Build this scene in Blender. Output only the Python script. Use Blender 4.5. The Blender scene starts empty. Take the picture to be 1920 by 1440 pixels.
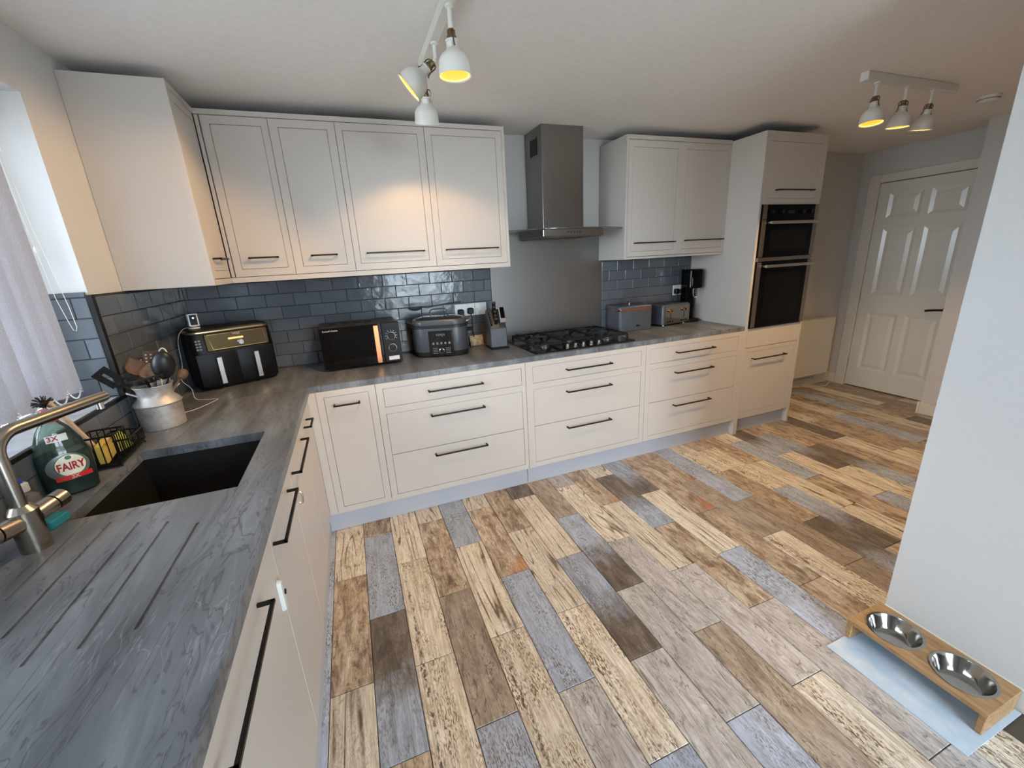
import bpy, bmesh, math, random
from mathutils import Vector, Matrix, Euler
R = random.Random(7)
PI = math.pi
scn = bpy.context.scene
C = scn.collection

# ---------------------------------------------------------------- camera
cam = bpy.data.cameras.new('camera'); camo = bpy.data.objects.new('camera', cam); C.objects.link(camo)
CE = Vector((0.90647, -2.98476, 1.50357)); yaw, pit, rol = -0.354188, -0.291243, -0.053552
cy, sy, cp, sp = math.cos(yaw), math.sin(yaw), math.cos(pit), math.sin(pit)
F = Vector((-sy*cp, cy*cp, sp)); Rv = Vector((cy, sy, 0)); U = Rv.cross(F)
R2 = math.cos(rol)*Rv + math.sin(rol)*U; U2 = -math.sin(rol)*Rv + math.cos(rol)*U
M = Matrix((R2, U2, -F)).transposed().to_4x4(); M.translation = CE
camo.matrix_world = M
cam.sensor_fit = 'HORIZONTAL'; cam.sensor_width = 36.0; cam.lens = 778.93*36/1920; cam.clip_start = 0.02
scn.camera = camo
# ---------------------------------------------------------------- world, daylight, exposure
w = bpy.data.worlds.new('overcast_sky'); scn.world = w; w.use_nodes = True
bg = w.node_tree.nodes['Background']; bg.inputs[0].default_value = (0.74, 0.87, 1.0, 1); bg.inputs[1].default_value = 15.0
def portal(name, loc, rot, sx, sy_):
    """sky portal: guides the sampling of the sky through an opening, gives off no light itself"""
    l = bpy.data.lights.new(name, 'AREA'); l.shape = 'RECTANGLE'; l.size = sx; l.size_y = sy_; l.cycles.is_portal = True
    o = bpy.data.objects.new(name, l); C.objects.link(o); o.location = loc; o.rotation_euler = rot
    return o
# overcast daylight enters by the garden doors behind the camera and by the window over the sink
portal('portal_garden_doors', (2.08, -5.11, 1.09), (PI/2, 0, 0), 1.16, 2.18)
portal('portal_sink_window', (-0.31, -2.17, 1.59), (0, -PI/2, 0), 1.05, 2.46)
scn.view_settings.view_transform = 'Standard'; scn.view_settings.look = 'None'
scn.view_settings.exposure = 0.68; scn.view_settings.gamma = 1.0; scn.view_settings.use_curve_mapping = False

# ---------------------------------------------------------------- helpers
def s2l(c):
    return tuple(((v/255)/12.92 if v/255 <= 0.04045 else ((v/255+0.055)/1.055)**2.4) for v in c)
def c4(c): return (*s2l(c), 1)
class NT:
    def __init__(s, name):
        s.m = bpy.data.materials.new(name); s.m.use_nodes = True; s.t = s.m.node_tree; s.n = s.t.nodes; s.l = s.t.links
        s.b = s.n['Principled BSDF']
    def node(s, typ, ins=None, **kw):
        n = s.n.new(typ)
        for k, v in kw.items(): setattr(n, k, v)
        for k, v in (ins or {}).items(): s.set(n.inputs[k], v)
        return n
    def set(s, sock, v):
        if hasattr(v, 'is_output') or isinstance(v, bpy.types.NodeSocket): s.l.new(v, sock)
        else: sock.default_value = v
    def bs(s, **kw):
        for k, v in kw.items(): s.set(s.b.inputs[k.replace('_', ' ')], v)
    def ramp(s, fac, stops):
        n = s.n.new('ShaderNodeValToRGB'); e = n.color_ramp.elements
        while len(e) < len(stops): e.new(0.5)
        for i, (p, c) in enumerate(stops):
            e[i].position = p; e[i].color = c if len(c) == 4 else c4(c)
        s.l.new(fac, n.inputs[0]); return n.outputs[0]
    def mix(s, fac, a, b, mode='MIX'):
        n = s.n.new('ShaderNodeMix'); n.data_type = 'RGBA'; n.blend_type = mode
        s.set(n.inputs[0], fac); s.set(n.inputs[6], a); s.set(n.inputs[7], b); return n.outputs[2]
    def math(s, op, a, b=0.0, clamp=False):
        n = s.n.new('ShaderNodeMath'); n.operation = op; n.use_clamp = clamp
        s.set(n.inputs[0], a); s.set(n.inputs[1], b); return n.outputs[0]
    def coord(s, scale=(1, 1, 1), rot=(0, 0, 0), loc=(0, 0, 0), kind='Object'):
        t = s.n.new('ShaderNodeTexCoord'); m = s.n.new('ShaderNodeMapping')
        m.inputs[1].default_value = loc; m.inputs[2].default_value = rot; m.inputs[3].default_value = scale
        s.l.new(t.outputs[kind], m.inputs[0]); return m.outputs[0]
    def noise(s, vec, scale, detail=3, rough=0.5, w_=None, dist=0.0):
        n = s.n.new('ShaderNodeTexNoise'); n.noise_dimensions = '4D' if w_ is not None else '3D'
        s.l.new(vec, n.inputs['Vector']); n.inputs['Scale'].default_value = scale; n.inputs['Detail'].default_value = detail
        n.inputs['Roughness'].default_value = rough; n.inputs['Distortion'].default_value = dist
        if w_ is not None: s.set(n.inputs['W'], w_)
        return n.outputs['Fac']
    def bump(s, h, strength=0.2, dist=0.002):
        n = s.n.new('ShaderNodeBump'); n.inputs['Strength'].default_value = strength; n.inputs['Distance'].default_value = dist
        s.l.new(h, n.inputs['Height']); s.l.new(n.outputs[0], s.b.inputs['Normal'])
    def rand(s):
        return s.n.new('ShaderNodeObjectInfo').outputs['Random']
MATS = {}
def mat(name, col, rough=0.5, metal=0.0, bump=0.0, bscale=60, var=0.0, **kw):
    if name in MATS: return MATS[name]
    t = NT(name); v = t.coord(); n = t.noise(v, bscale, 3)
    lo = tuple(max(0, c*(1-var)) for c in col); hi = tuple(min(255, c*(1+var)) for c in col)
    t.bs(Base_Color=t.ramp(n, [(0.3, lo), (0.7, hi)]), Roughness=rough, Metallic=metal)
    for k, x in kw.items(): t.bs(**{k: x})
    if bump: t.bump(n, bump, 0.002)
    MATS[name] = t.m; return t.m

class G:
    """collects geometry for ONE mesh"""
    def __init__(s): s.v = []; s.f = []
    def add(s, vs, fs, m=None):
        o = len(s.v)
        s.v += [tuple(m @ Vector(p)) for p in vs] if m is not None else [tuple(p) for p in vs]
        s.f += [tuple(i+o for i in f) for f in fs]; return s
    def box(s, x0, x1, y0, y1, z0, z1, m=None):
        return s.add([(x0,y0,z0),(x1,y0,z0),(x1,y1,z0),(x0,y1,z0),(x0,y0,z1),(x1,y0,z1),(x1,y1,z1),(x0,y1,z1)],
                     [(3,2,1,0),(4,5,6,7),(0,1,5,4),(1,2,6,5),(2,3,7,6),(3,0,4,7)], m)
    def prism(s, poly, z0, z1, m=None):
        n = len(poly)
        return s.add([(x,y,z0) for x,y in poly]+[(x,y,z1) for x,y in poly],
                     [tuple(range(n-1,-1,-1)), tuple(range(n,2*n))]+[(i,(i+1)%n,n+(i+1)%n,n+i) for i in range(n)], m)
    def loft(s, rings, m=None, cap0=True, cap1=True):
        n = len(rings[0]); vs = [p for r in rings for p in r]; fs = []
        for k in range(len(rings)-1):
            for i in range(n):
                j = (i+1) % n; fs.append((k*n+i, k*n+j, (k+1)*n+j, (k+1)*n+i))
        if cap0: fs.append(tuple(range(n-1,-1,-1)))
        if cap1: fs.append(tuple((len(rings)-1)*n+i for i in range(n)))
        return s.add(vs, fs, m)
    def lathe(s, prof, n=24, m=None, cap0=True, cap1=True):
        return s.loft([[(r*math.cos(2*PI*i/n), r*math.sin(2*PI*i/n), z) for i in range(n)] for r, z in prof], m, cap0, cap1)
    def cyl(s, p0, p1, r0, r1=None, n=12, m=None):
        return s.tube([p0, p1], [r0, r0 if r1 is None else r1], n, m)
    def tube(s, pts, r, n=8, m=None, closed=False, caps=True):
        pts = [Vector(p) for p in pts]; k = len(pts); rs = r if isinstance(r, (list, tuple)) else [r]*k
        tang = []
        for i in range(k):
            if closed: t = pts[(i+1)%k]-pts[i-1]
            else: t = pts[min(i+1,k-1)]-pts[max(i-1,0)]
            tang.append(t.normalized() if t.length > 1e-9 else Vector((0,0,1)))
        a = Vector((0,0,1)) if abs(tang[0].z) < 0.9 else Vector((1,0,0))
        nrm = (a - tang[0]*a.dot(tang[0])).normalized(); rings = []
        for i in range(k):
            nrm = (nrm - tang[i]*nrm.dot(tang[i])).normalized(); b = tang[i].cross(nrm)
            rings.append([tuple(pts[i]+(nrm*math.cos(2*PI*j/n)+b*math.sin(2*PI*j/n))*rs[i]) for j in range(n)])
        if closed: rings.append(rings[0])
        return s.loft(rings, m, caps and not closed, caps and not closed)
    def rrect(s, hx, hy, r, zs, m=None, seg=5, inset=None):
        """rounded-rectangle body: zs = list of (z, offset)"""
        def ring(off, z):
            out = []; rr = max(r+off, 0.001)
            for qx, qy, a0 in ((1,1,0),(-1,1,PI/2),(-1,-1,PI),(1,-1,1.5*PI)):
                for i in range(seg+1):
                    a = a0+PI/2*i/seg
                    out.append((qx*(hx-r)+rr*math.cos(a), qy*(hy-r)+rr*math.sin(a), z))
            return out
        return s.loft([ring(o, z) for z, o in zs], m)
    def sphere(s, c, rx, ry=None, rz=None, n=12, k=8, m=None):
        ry = ry or rx; rz = rz or rx
        rings = [[(c[0]+rx*math.sin(PI*(a+0.02)/(k+0.04))*math.cos(2*PI*i/n), c[1]+ry*math.sin(PI*(a+0.02)/(k+0.04))*math.sin(2*PI*i/n), c[2]-rz*math.cos(PI*(a+0.02)/(k+0.04))) for i in range(n)] for a in range(k+1)]
        return s.loft(rings, m)
    def build(s, name, material, parent=None, smooth=True, bevel=0.0, seg=1, loc=None, angle=0.6):
        me = bpy.data.meshes.new(name); me.from_pydata(s.v, [], s.f); me.update()
        bm = bmesh.new(); bm.from_mesh(me)
        bmesh.ops.recalc_face_normals(bm, faces=bm.faces)
        if bevel:
            es = [e for e in bm.edges if len(e.link_faces) == 2 and e.calc_face_angle(0) > 0.5]
            bmesh.ops.bevel(bm, geom=es, offset=bevel, segments=seg, affect='EDGES', profile=0.6, clamp_overlap=True)
        bm.to_mesh(me); bm.free()
        if smooth: me.shade_smooth(); me.set_sharp_from_angle(angle=angle)
        o = bpy.data.objects.new(name, me); C.objects.link(o)
        if material: me.materials.append(material)
        if parent: o.parent = parent
        if loc: o.location = loc
        return o
def tag(o, label=None, cat=None, group=None, kind=None):
    if label: o['label'] = label
    if cat: o['category'] = cat
    if group: o['group'] = group
    if kind: o['kind'] = kind
    return o
def thing(name, label, cat, loc=(0,0,0), rotz=0, group=None):
    o = bpy.data.objects.new(name, None); C.objects.link(o); o.location = loc; o.rotation_euler = (0,0,rotz); o.empty_display_size = 0.1
    return tag(o, label, cat, group)
def struct(name, g, m, parent=None, **kw):
    o = g.build(name, m, parent, **kw)
    if not parent: o['kind'] = 'structure'
    return o
def copy_obj(o, parent=None, loc=None, rot=None, scale=None):
    c = o.copy(); C.objects.link(c); c.parent = parent
    if loc is not None: c.location = loc
    if rot is not None: c.rotation_euler = rot
    if scale is not None: c.scale = scale
    return c
def text_mesh(txt, size, thick=0.0004, bold=0.0):
    cu = bpy.data.curves.new('lettering', 'FONT'); cu.body = txt; cu.size = size; cu.align_x = 'CENTER'; cu.align_y = 'CENTER'; cu.extrude = thick; cu.offset = bold; cu.resolution_u = 3
    o = bpy.data.objects.new('lettering', cu); C.objects.link(o)
    dg = bpy.context.evaluated_depsgraph_get(); me = bpy.data.meshes.new_from_object(o.evaluated_get(dg))
    vs = [tuple(v.co) for v in me.vertices]; fs = [tuple(p.vertices) for p in me.polygons]
    C.objects.unlink(o); bpy.data.objects.remove(o); bpy.data.curves.remove(cu); bpy.data.meshes.remove(me)
    return vs, fs
def T(x, y, z): return Matrix.Translation((x, y, z))
def RX(a): return Matrix.Rotation(a, 4, 'X')
def RY(a): return Matrix.Rotation(a, 4, 'Y')
def RZ(a): return Matrix.Rotation(a, 4, 'Z')
def axis_m(p, d):
    """matrix taking +z to direction d, origin p"""
    return T(*p) @ Vector((0,0,1)).rotation_difference(Vector(d).normalized()).to_matrix().to_4x4()

# ---------------------------------------------------------------- materials
cab = mat('cabinet_paint', (200, 193, 185), 0.38, bump=0.03, bscale=500)
carc = mat('carcass_dark', (70, 66, 62), 0.8)
plinth_m = mat('plinth_paint', (184, 186, 193), 0.45)
black = mat('black_metal', (22, 21, 21), 0.38, 0.3)
wallp = mat('wall_paint', (206, 205, 203), 0.9, bump=0.08, bscale=220, var=0.01)
ceilp = mat('ceiling_paint', (238, 235, 232), 0.95, bump=0.15, bscale=35, var=0.01)
gloss_white = mat('gloss_white_paint', (222, 219, 208), 0.22)
white_pl = mat('white_plastic', (225, 225, 222), 0.35)
steel = mat('brushed_steel', (188, 184, 178), 0.3, 1.0)
chrome = mat('polished_steel', (225, 225, 225), 0.08, 1.0)
copper = mat('copper', (214, 140, 96), 0.22, 1.0)
blackpl = mat('black_plastic', (11, 11, 12), 0.45, Specular_IOR_Level=0.3)
blackgl = mat('black_glass', (4, 4, 5), 0.08, Specular_IOR_Level=0.12)
rubber = mat('rubber_black', (14, 14, 14), 0.7)
wood = mat('spoon_wood', (104, 72, 50), 0.6, var=0.12, bscale=30)
pale_wood = mat('pale_wood', (214, 190, 160), 0.6, var=0.08, bscale=30)
brass_m = mat('aged_nickel', (128, 108, 84), 0.3, 1.0)

def brushed(name, col, sc, rough):
    t = NT(name); v = t.coord(sc); n = t.noise(v, 60, 4)
    t.bs(Base_Color=t.ramp(n, [(0.3, tuple(c*0.92 for c in col)), (0.7, col)]), Metallic=1.0, Roughness=t.math('ADD', t.math('MULTIPLY', n, 0.12), rough-0.06))
    return t.m
splash_m = brushed('splashback_steel', (134, 132, 130), (30, 30, 0.6), 0.42)
hood_m = brushed('hood_steel', (150, 146, 142), (30, 30, 0.6), 0.30)
tap_m = mat('tap_brushed_nickel', (172, 164, 152), 0.27, 1.0)

def stone(name, rot):
    t = NT(name); v = t.coord((1, 1, 1), (0, 0, rot)); vs = t.coord((3.2, 0.55, 1), (0, 0, rot))
    big = t.noise(vs, 3.0, 6, 0.6, dist=0.6); fine = t.noise(vs, 26, 4, 0.6)
    base = t.ramp(big, [(0.30, (80, 83, 87)), (0.5, (110, 115, 121)), (0.70, (144, 150, 158))])
    base = t.mix(t.math('MULTIPLY', fine, 0.25), base, c4((78, 80, 83)))
    vn = t.noise(vs, 4.5, 3, 0.55, dist=1.4)
    vein = t.ramp(t.math('ABSOLUTE', t.math('SUBTRACT', vn, 0.53)), [(0.0, (1,1,1,1)), (0.016, (0,0,0,1))])
    vmask = t.ramp(t.noise(v, 3.0, 2), [(0.48, (0,0,0,1)), (0.62, (1,1,1,1))])
    base = t.mix(t.math('MULTIPLY', t.math('MULTIPLY', vein, vmask), 0.26), base, c4((188, 190, 192)))
    dn = t.noise(vs, 5.3, 3, 0.55, dist=1.6)
    dv = t.ramp(t.math('ABSOLUTE', t.math('SUBTRACT', dn, 0.45)), [(0.0, (1,1,1,1)), (0.02, (0,0,0,1))])
    base = t.mix(t.math('MULTIPLY', dv, 0.6), base, c4((48, 49, 51)))
    t.bs(Base_Color=base, Roughness=t.math('ADD', t.math('MULTIPLY', fine, 0.12), 0.28)); t.bump(fine, 0.05, 0.001)
    return t.m
stone_l = stone('slate_laminate_left', 0.0)
stone_b = stone('slate_laminate_back', PI/2)

def tile_mat():
    t = NT('glazed_tile'); v = t.coord(kind='Generated'); r = t.rand(); oc = t.coord()
    n = t.noise(oc, 22, 3, 0.5, w_=t.math('MULTIPLY', r, 60)); n2 = t.noise(oc, 16, 3, 0.5, w_=t.math('MULTIPLY', r, 90))
    col = t.mix(r, c4((87, 92, 98)), c4((101, 106, 112)))
    col = t.mix(t.math('MULTIPLY', n, 0.35), col, c4((78, 85, 94)))
    t.bs(Base_Color=col, Roughness=0.16); t.bump(n2, 0.6, 0.005)
    return t.m
tile_m = tile_mat(); grout_m = mat('grout', (58, 60, 64), 0.9)

def plank_mat(name, stops, dark, rings=6.0, rstr=0.5, stretch=0.10, specks=0.3, sc=1.0, flakes=None, cracks=0.5, second=None, ymask=None, streak=0.0, fine=0.30):
    """weathered wood print on a ceramic plank; local Y runs along the plank"""
    t = NT('plank_'+name); r = t.rand(); W = t.math('MULTIPLY', r, 137.0)
    g1 = t.coord((1, 0.30, 1)); g2 = t.coord((1, stretch, 1)); gf = t.coord((1, 0.055, 1)); o = t.coord()
    sx = t.n.new('ShaderNodeSeparateXYZ'); t.l.new(o, sx.inputs[0])
    n1 = t.noise(g1, 20*sc, 7, 0.68, W, 1.0)
    col = t.ramp(n1, stops)
    if flakes:
        fl = t.ramp(t.noise(t.coord((0.8, 0.8, 1)), 17, 8, 0.72, t.math('ADD', W, 5.0), 0.6), [(0.52, (0,0,0,1)), (0.575, (1,1,1,1))])
        col = t.mix(t.math('MULTIPLY', fl, flakes[0]), col, c4(flakes[1]))
    if second:
        pos, wid, st2 = second
        col2 = t.ramp(t.noise(g1, 24, 6, 0.65, W, 0.5), st2)
        src = sx.outputs[1] if ymask is None else ymask(t, sx)
        wob = t.math('MULTIPLY', t.math('SUBTRACT', t.noise(o, 12, 6, 0.7, W), 0.5), 0.45)
        f = t.math('DIVIDE', t.math('SUBTRACT', t.math('ADD', src, wob), pos), wid)
        f = t.math('ADD', f, 0.5, True); col = t.mix(f, col, col2)
    # growth rings: level lines of a stretched noise
    lev = t.math('FRACT', t.math('MULTIPLY', t.noise(g2, 9.0, 2, 0.45, W, 0.25), rings))
    ln = t.ramp(lev, [(0.0, (0.9,0.9,0.9,1)), (0.10, (1,1,1,1)), (0.22, (0,0,0,1)), (0.9, (0,0,0,1)), (1.0, (0.7,0.7,0.7,1))])
    brk = t.ramp(t.noise(g1, 26, 4, 0.6, W), [(0.40, (0.1,0.1,0.1,1)), (0.56, (1,1,1,1))])
    lf = t.math('MULTIPLY', t.math('MULTIPLY', ln, brk), rstr); col = t.mix(lf, col, c4(dark))
    # hairline cracks
    cn = t.noise(t.coord((1, 0.22, 1)), 13, 4, 0.6, t.math('ADD', W, 31.0), 1.2)
    cr = t.ramp(t.math('ABSOLUTE', t.math('SUBTRACT', cn, 0.5)), [(0.0, (1,1,1,1)), (0.011, (0,0,0,1))])
    cf = t.math('MULTIPLY', cr, cracks); col = t.mix(cf, col, c4(tuple(c*0.72 for c in dark)))
    # fibre and worn specks
    fb = t.noise(gf, 150, 4, 0.7, W)
    col = t.mix(t.math('MULTIPLY', t.ramp(fb, [(0.40, (1,1,1,1)), (0.58, (0,0,0,1))]), fine), col, c4(dark))
    sp_ = t.ramp(t.noise(t.coord((1, 0.30, 1)), 210, 2, 0.6, W), [(0.51, (0,0,0,1)), (0.56, (1,1,1,1))])
    patch = t.ramp(t.noise(g1, 14, 5, 0.65, W), [(0.42, (0,0,0,1)), (0.58, (1,1,1,1))])
    sf = t.math('MULTIPLY', t.math('MULTIPLY', sp_, patch), specks); col = t.mix(sf, col, c4(dark))
    if streak:
        dd = t.math('ABSOLUTE', t.math('SUBTRACT', t.math('ADD', sx.outputs[0], t.math('MULTIPLY', t.math('SUBTRACT', t.noise(o, 14, 5, 0.75, W), 0.5), 0.045)), -0.048))
        band = t.ramp(dd, [(0.002, (1,1,1,1)), (0.011, (0,0,0,1))])
        gate = t.ramp(t.noise(t.coord((1, 0.45, 1)), 55, 6, 0.8, W), [(0.50, (0,0,0,1)), (0.545, (1,1,1,1))])
        st = t.math('MULTIPLY', t.math('MULTIPLY', band, gate), streak); col = t.mix(st, col, c4((58, 48, 40)))
    val = t.math('ADD', t.math('MULTIPLY', r, 0.20), 0.92)
    hsv = t.n.new('ShaderNodeHueSaturation'); t.l.new(col, hsv.inputs['Color']); t.l.new(val, hsv.inputs['Value'])
    t.bs(Base_Color=hsv.outputs[0], Roughness=t.math('ADD', t.math('MULTIPLY', n1, 0.2), 0.30))
    h = t.math('SUBTRACT', t.math('MULTIPLY', n1, 0.5), t.math('ADD', lf, t.math('ADD', t.math('MULTIPLY', sf, 0.5), cf)))
    t.bump(h, 0.35, 0.0012)
    return t.m
CREAM = [(0.30, (190, 172, 146)), (0.43, (228, 217, 196)), (0.66, (244, 237, 222))]
BROWN = [(0.32, (106, 86, 72)), (0.42, (150, 128, 108)), (0.51, (190, 170, 148)), (0.62, (224, 211, 192))]
BLUE = [(0.32, (154, 162, 174)), (0.5, (180, 192, 210)), (0.68, (196, 209, 228))]
DARK = [(0.32, (74, 67, 60)), (0.46, (108, 98, 88)), (0.64, (150, 138, 124))]
PALE = [(0.32, (156, 147, 142)), (0.46, (192, 186, 181)), (0.66, (220, 216, 212))]
PLAIN = [(0.32, (126, 111, 98)), (0.46, (164, 149, 134)), (0.66, (196, 183, 168))]
def corner(t, sx): return t.math('ADD', t.math('MULTIPLY', sx.outputs[0], 1.6), t.math('MULTIPLY', sx.outputs[1], -0.9))
def neg(t, sx): return t.math('MULTIPLY', sx.outputs[1], -1.0)
PM = {
 'C': plank_mat('cathedral_grain', CREAM, (92, 76, 60), 15, 0.95, 0.13, 0.4, cracks=0.3),
 'L': plank_mat('lined_cream', CREAM, (98, 74, 54), 11, 1.0, 0.045, 0.3, cracks=0.4),
 'D': plank_mat('dotted_cream', CREAM, (120, 94, 68), 9, 0.3, 0.05, 1.0, cracks=0.0, streak=1.0, fine=0.45),
 'M': plank_mat('mottled_brown', BROWN, (84, 66, 53), 8, 0.30, 0.16, 0.35, 1.2, flakes=(0.65, (206, 186, 158)), cracks=0.7),
 'O': plank_mat('rust_corner', BROWN, (84, 66, 53), 8, 0.30, 0.16, 0.35, 1.2, flakes=(0.5, (206, 186, 158)), cracks=0.5, second=(0.27, 0.10, [(0.3, (152, 104, 72)), (0.5, (190, 138, 98)), (0.7, (206, 166, 128))]), ymask=corner),
 'G': plank_mat('worn_blue', BLUE, (102, 94, 92), 7, 0.12, 0.06, 0.85, cracks=0.25, fine=0.32),
 'X': plank_mat('blue_to_brown', BLUE, (88, 78, 70), 11, 0.40, 0.12, 0.65, cracks=0.4, second=(0.04, 0.20, DARK), ymask=neg),
 'Y': plank_mat('brown_to_blue', DARK, (82, 72, 64), 11, 0.40, 0.12, 0.6, cracks=0.4, second=(0.05, 0.2, BLUE), ymask=neg),
 'K': plank_mat('dark_weathered', DARK, (58, 51, 46), 11, 0.5, 0.10, 0.4, flakes=(0.4, (150, 138, 124)), cracks=0.4),
 'P': plank_mat('cracked_pale', PALE, (112, 101, 94), 12, 0.45, 0.20, 0.35, cracks=0.75),
 'B': plank_mat('plain_taupe', PLAIN, (96, 82, 70), 9, 0.40, 0.12, 0.4, cracks=0.8, flakes=(0.25, (196, 180, 158))),
}

# ---------------------------------------------------------------- setting
ZC = 2.3193
XR, YR = 2.762, -2.232           # corner of the near right wall
XD, XJ = 5.84, 5.51             # door wall and its step
floor_ = struct('floor', G().box(-0.1, 6.1, -5.1, 0.15, -0.15, -0.0065), mat('floor_grout', (84, 74, 64), 0.9))
struct('ground', G().box(-30, 30, -40, 20, -0.45, -0.30), mat('bounce_paving', (158, 156, 150), 0.95, bump=0.5, bscale=30, var=0.2))  # unseen paving, added and kept pale to bounce daylight onto the ceiling
struct('ceiling', G().box(-0.4, 6.1, -5.1, 0.25, ZC, ZC+0.12), ceilp)
struct('wall_back', G().box(-0.3, 6.1, 0.0, 0.25, -0.1, ZC), wallp)
WY0, WY1, WZ0, WZ1 = -3.40, -0.94, 1.064, 2.112       # sink window opening
g = G(); g.box(-0.30, 0, WY1, 0.0, -0.1, ZC); g.box(-0.30, 0, -5.1, WY0, -0.1, ZC); g.box(-0.30, 0, WY0, WY1, -0.1, WZ0-0.03); g.box(-0.30, 0, WY0, WY1, WZ1, ZC)
wall_left = struct('wall_left', g, wallp)
wall_back = bpy.data.objects['wall_back']
g = G(); g.box(XR, XR+0.13, -5.0, YR, -0.1, ZC); g.box(XR+0.13, XJ, YR-0.13, YR, -0.1, ZC)
struct('wall_right', g, wallp)
g = G(); g.box(XD, XD+0.2, -0.19, 0.0, -0.1, ZC); g.box(XD, XD+0.2, -1.01, -0.19, 2.025, ZC); g.box(XD, XD+0.2, -1.01, -0.955, -0.1, 2.025); g.box(XJ, XD+0.2, YR, -1.01, -0.1, ZC)
struct('wall_far', g, wallp)
g = G(); g.box(XD+0.95, XD+1.05, -1.3, 0.1, -0.1, ZC); g.box(XD+0.2, XD+0.95, 0.0, 0.1, -0.1, ZC); g.box(XD+0.2, XD+0.95, -1.3, -1.2, -0.1, ZC); g.box(XD+0.2, XD+0.95, -1.2, 0, ZC-0.02, ZC); g.box(XD+0.2, XD+0.95, -1.2, 0, -0.1, -0.01)
struct('wall_hall_skyblock', g, wallp)  # unseen hall shell, added to stop sky light leaking round the door
g = G(); g.box(-0.3, 1.50, -5.1, -4.9, -0.1, ZC); g.box(2.66, 3.0, -5.1, -4.9, -0.1, ZC); g.box(1.50, 2.66, -5.1, -4.9, 2.18, ZC)
struct('wall_rear', g, wallp)
g = G()
for x0, x1 in ((1.50, 1.56), (2.05, 2.11), (2.60, 2.66)): g.box(x0, x1, -5.06, -4.98, 0.0, 2.18)
g.box(1.50, 2.66, -5.06, -4.98, 2.12, 2.18); g.box(1.50, 2.66, -5.06, -4.98, -0.006, 0.05)
d2 = struct('door_2', g, gloss_white)
# skirting
g = G(); g.prism([(XR-0.012, -5.0), (XR, -5.0), (XR, YR), (XR-0.012, YR)], -0.006, 0.08)
struct('baseboard_right', g, gloss_white, bevel=0.004)
g = G(); g.box(XJ-0.018, XJ, YR, -1.012, -0.006, 0.105); g.box(XJ-0.018, XJ+0.02, -1.012, -0.994, -0.006, 0.105)
struct('baseboard_step', g, gloss_white, bevel=0.008, seg=2)
struct('baseboard_back', G().box(4.39, XD, -0.018, 0.0, -0.006, 0.115), gloss_white, bevel=0.004)
struct('baseboard_far', G().box(XD-0.018, XD, -0.088, -0.019, -0.006, 0.105), gloss_white, bevel=0.004)

# floor planks: running bond, each plank an object of its own
PX0, PW, PL = 0.774, 0.1546, 0.620
def plank_mesh(wd, ln):
    g = G(); a, b, c = wd/2-0.0012, ln/2-0.0012, 0.0018
    g.add([(-a,-b,-0.010),(a,-b,-0.010),(a,b,-0.010),(-a,b,-0.010),(-a,-b,-c),(a,-b,-c),(a,b,-c),(-a,b,-c),(-a+c,-b+c,0),(a-c,-b+c,0),(a-c,b-c,0),(-a+c,b-c,0)],
          [(8,9,10,11)]+[(i,(i+1)%4,4+(i+1)%4,4+i) for i in range(4)]+[(4+i,4+(i+1)%4,8+(i+1)%4,8+i) for i in range(4)])
    o = g.build('plank', PM['C'], floor_, smooth=False); return o
KN = {-2:'GGGG', -1:'CMLB', 0:'MGYM', 1:'LDDC', 2:'CMBG', 3:'GLDP', 4:'COGP', 5:'MCDG', 6:'KLXP', 7:'BXPG', 8:'PCPB', 9:'OLPD', 10:'CYMP', 11:'XLGD', 12:'MOMO', 13:'OBDB',
      14:'GGBB', 15:'DMYM', 16:'MDXO', 17:'MLLM', 18:'CGMB', 19:'YLGM', 20:'MXCM', 21:'MYGL', 22:'BMOL', 23:'KLMG', 24:'CMLB', 25:'MOGL', 26:'LGMC', 27:'MBLM', 28:'GLMO', 29:'MKLC', 30:'LMGM', 31:'BCMG', 32:'MLKM'}
proto = plank_mesh(PW, PL); first = True; pm_cache = {}
for col in range(-2, 33):
    xc = PX0+(col+0.5)*PW; base = -0.118 if col % 2 == 0 else -0.425
    x_hi = PX0+(col+1)*PW
    for row in range(-1, 8):
        y1 = base - row*PL; y0 = y1-PL
        y1c, y0c = min(y1, -0.56 if col < 24 else -0.001), max(y0, -4.89)
        if col*PW+PX0 > XR-0.05: y0c = max(y0c, YR)
        if y1c-y0c < 0.02: continue
        if y0 < -4.95: continue
        xa, xb = xc-PW/2, xc+PW/2
        if xb > XR and y1c <= YR+0.001: continue
        s = KN.get(col, 'MLGC'); k = s[row] if 0 <= row < len(s) else (s[0] if row < 0 else R.choice('CMLDPGB'))
        ln = y1c-y0c
        if abs(ln-PL) < 1e-3:
            if first: o = proto; first = False
            else: o = copy_obj(proto, floor_)
        else:
            kk = round(ln, 3)
            if kk not in pm_cache: pm_cache[kk] = plank_mesh(PW, ln); o = pm_cache[kk]
            else: o = copy_obj(pm_cache[kk], floor_)
        o.location = (xc, (y0c+y1c)/2, R.uniform(-0.0004, 0.0004))
        o.material_slots[0].link = 'OBJECT'; o.material_slots[0].material = PM[k]

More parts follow.
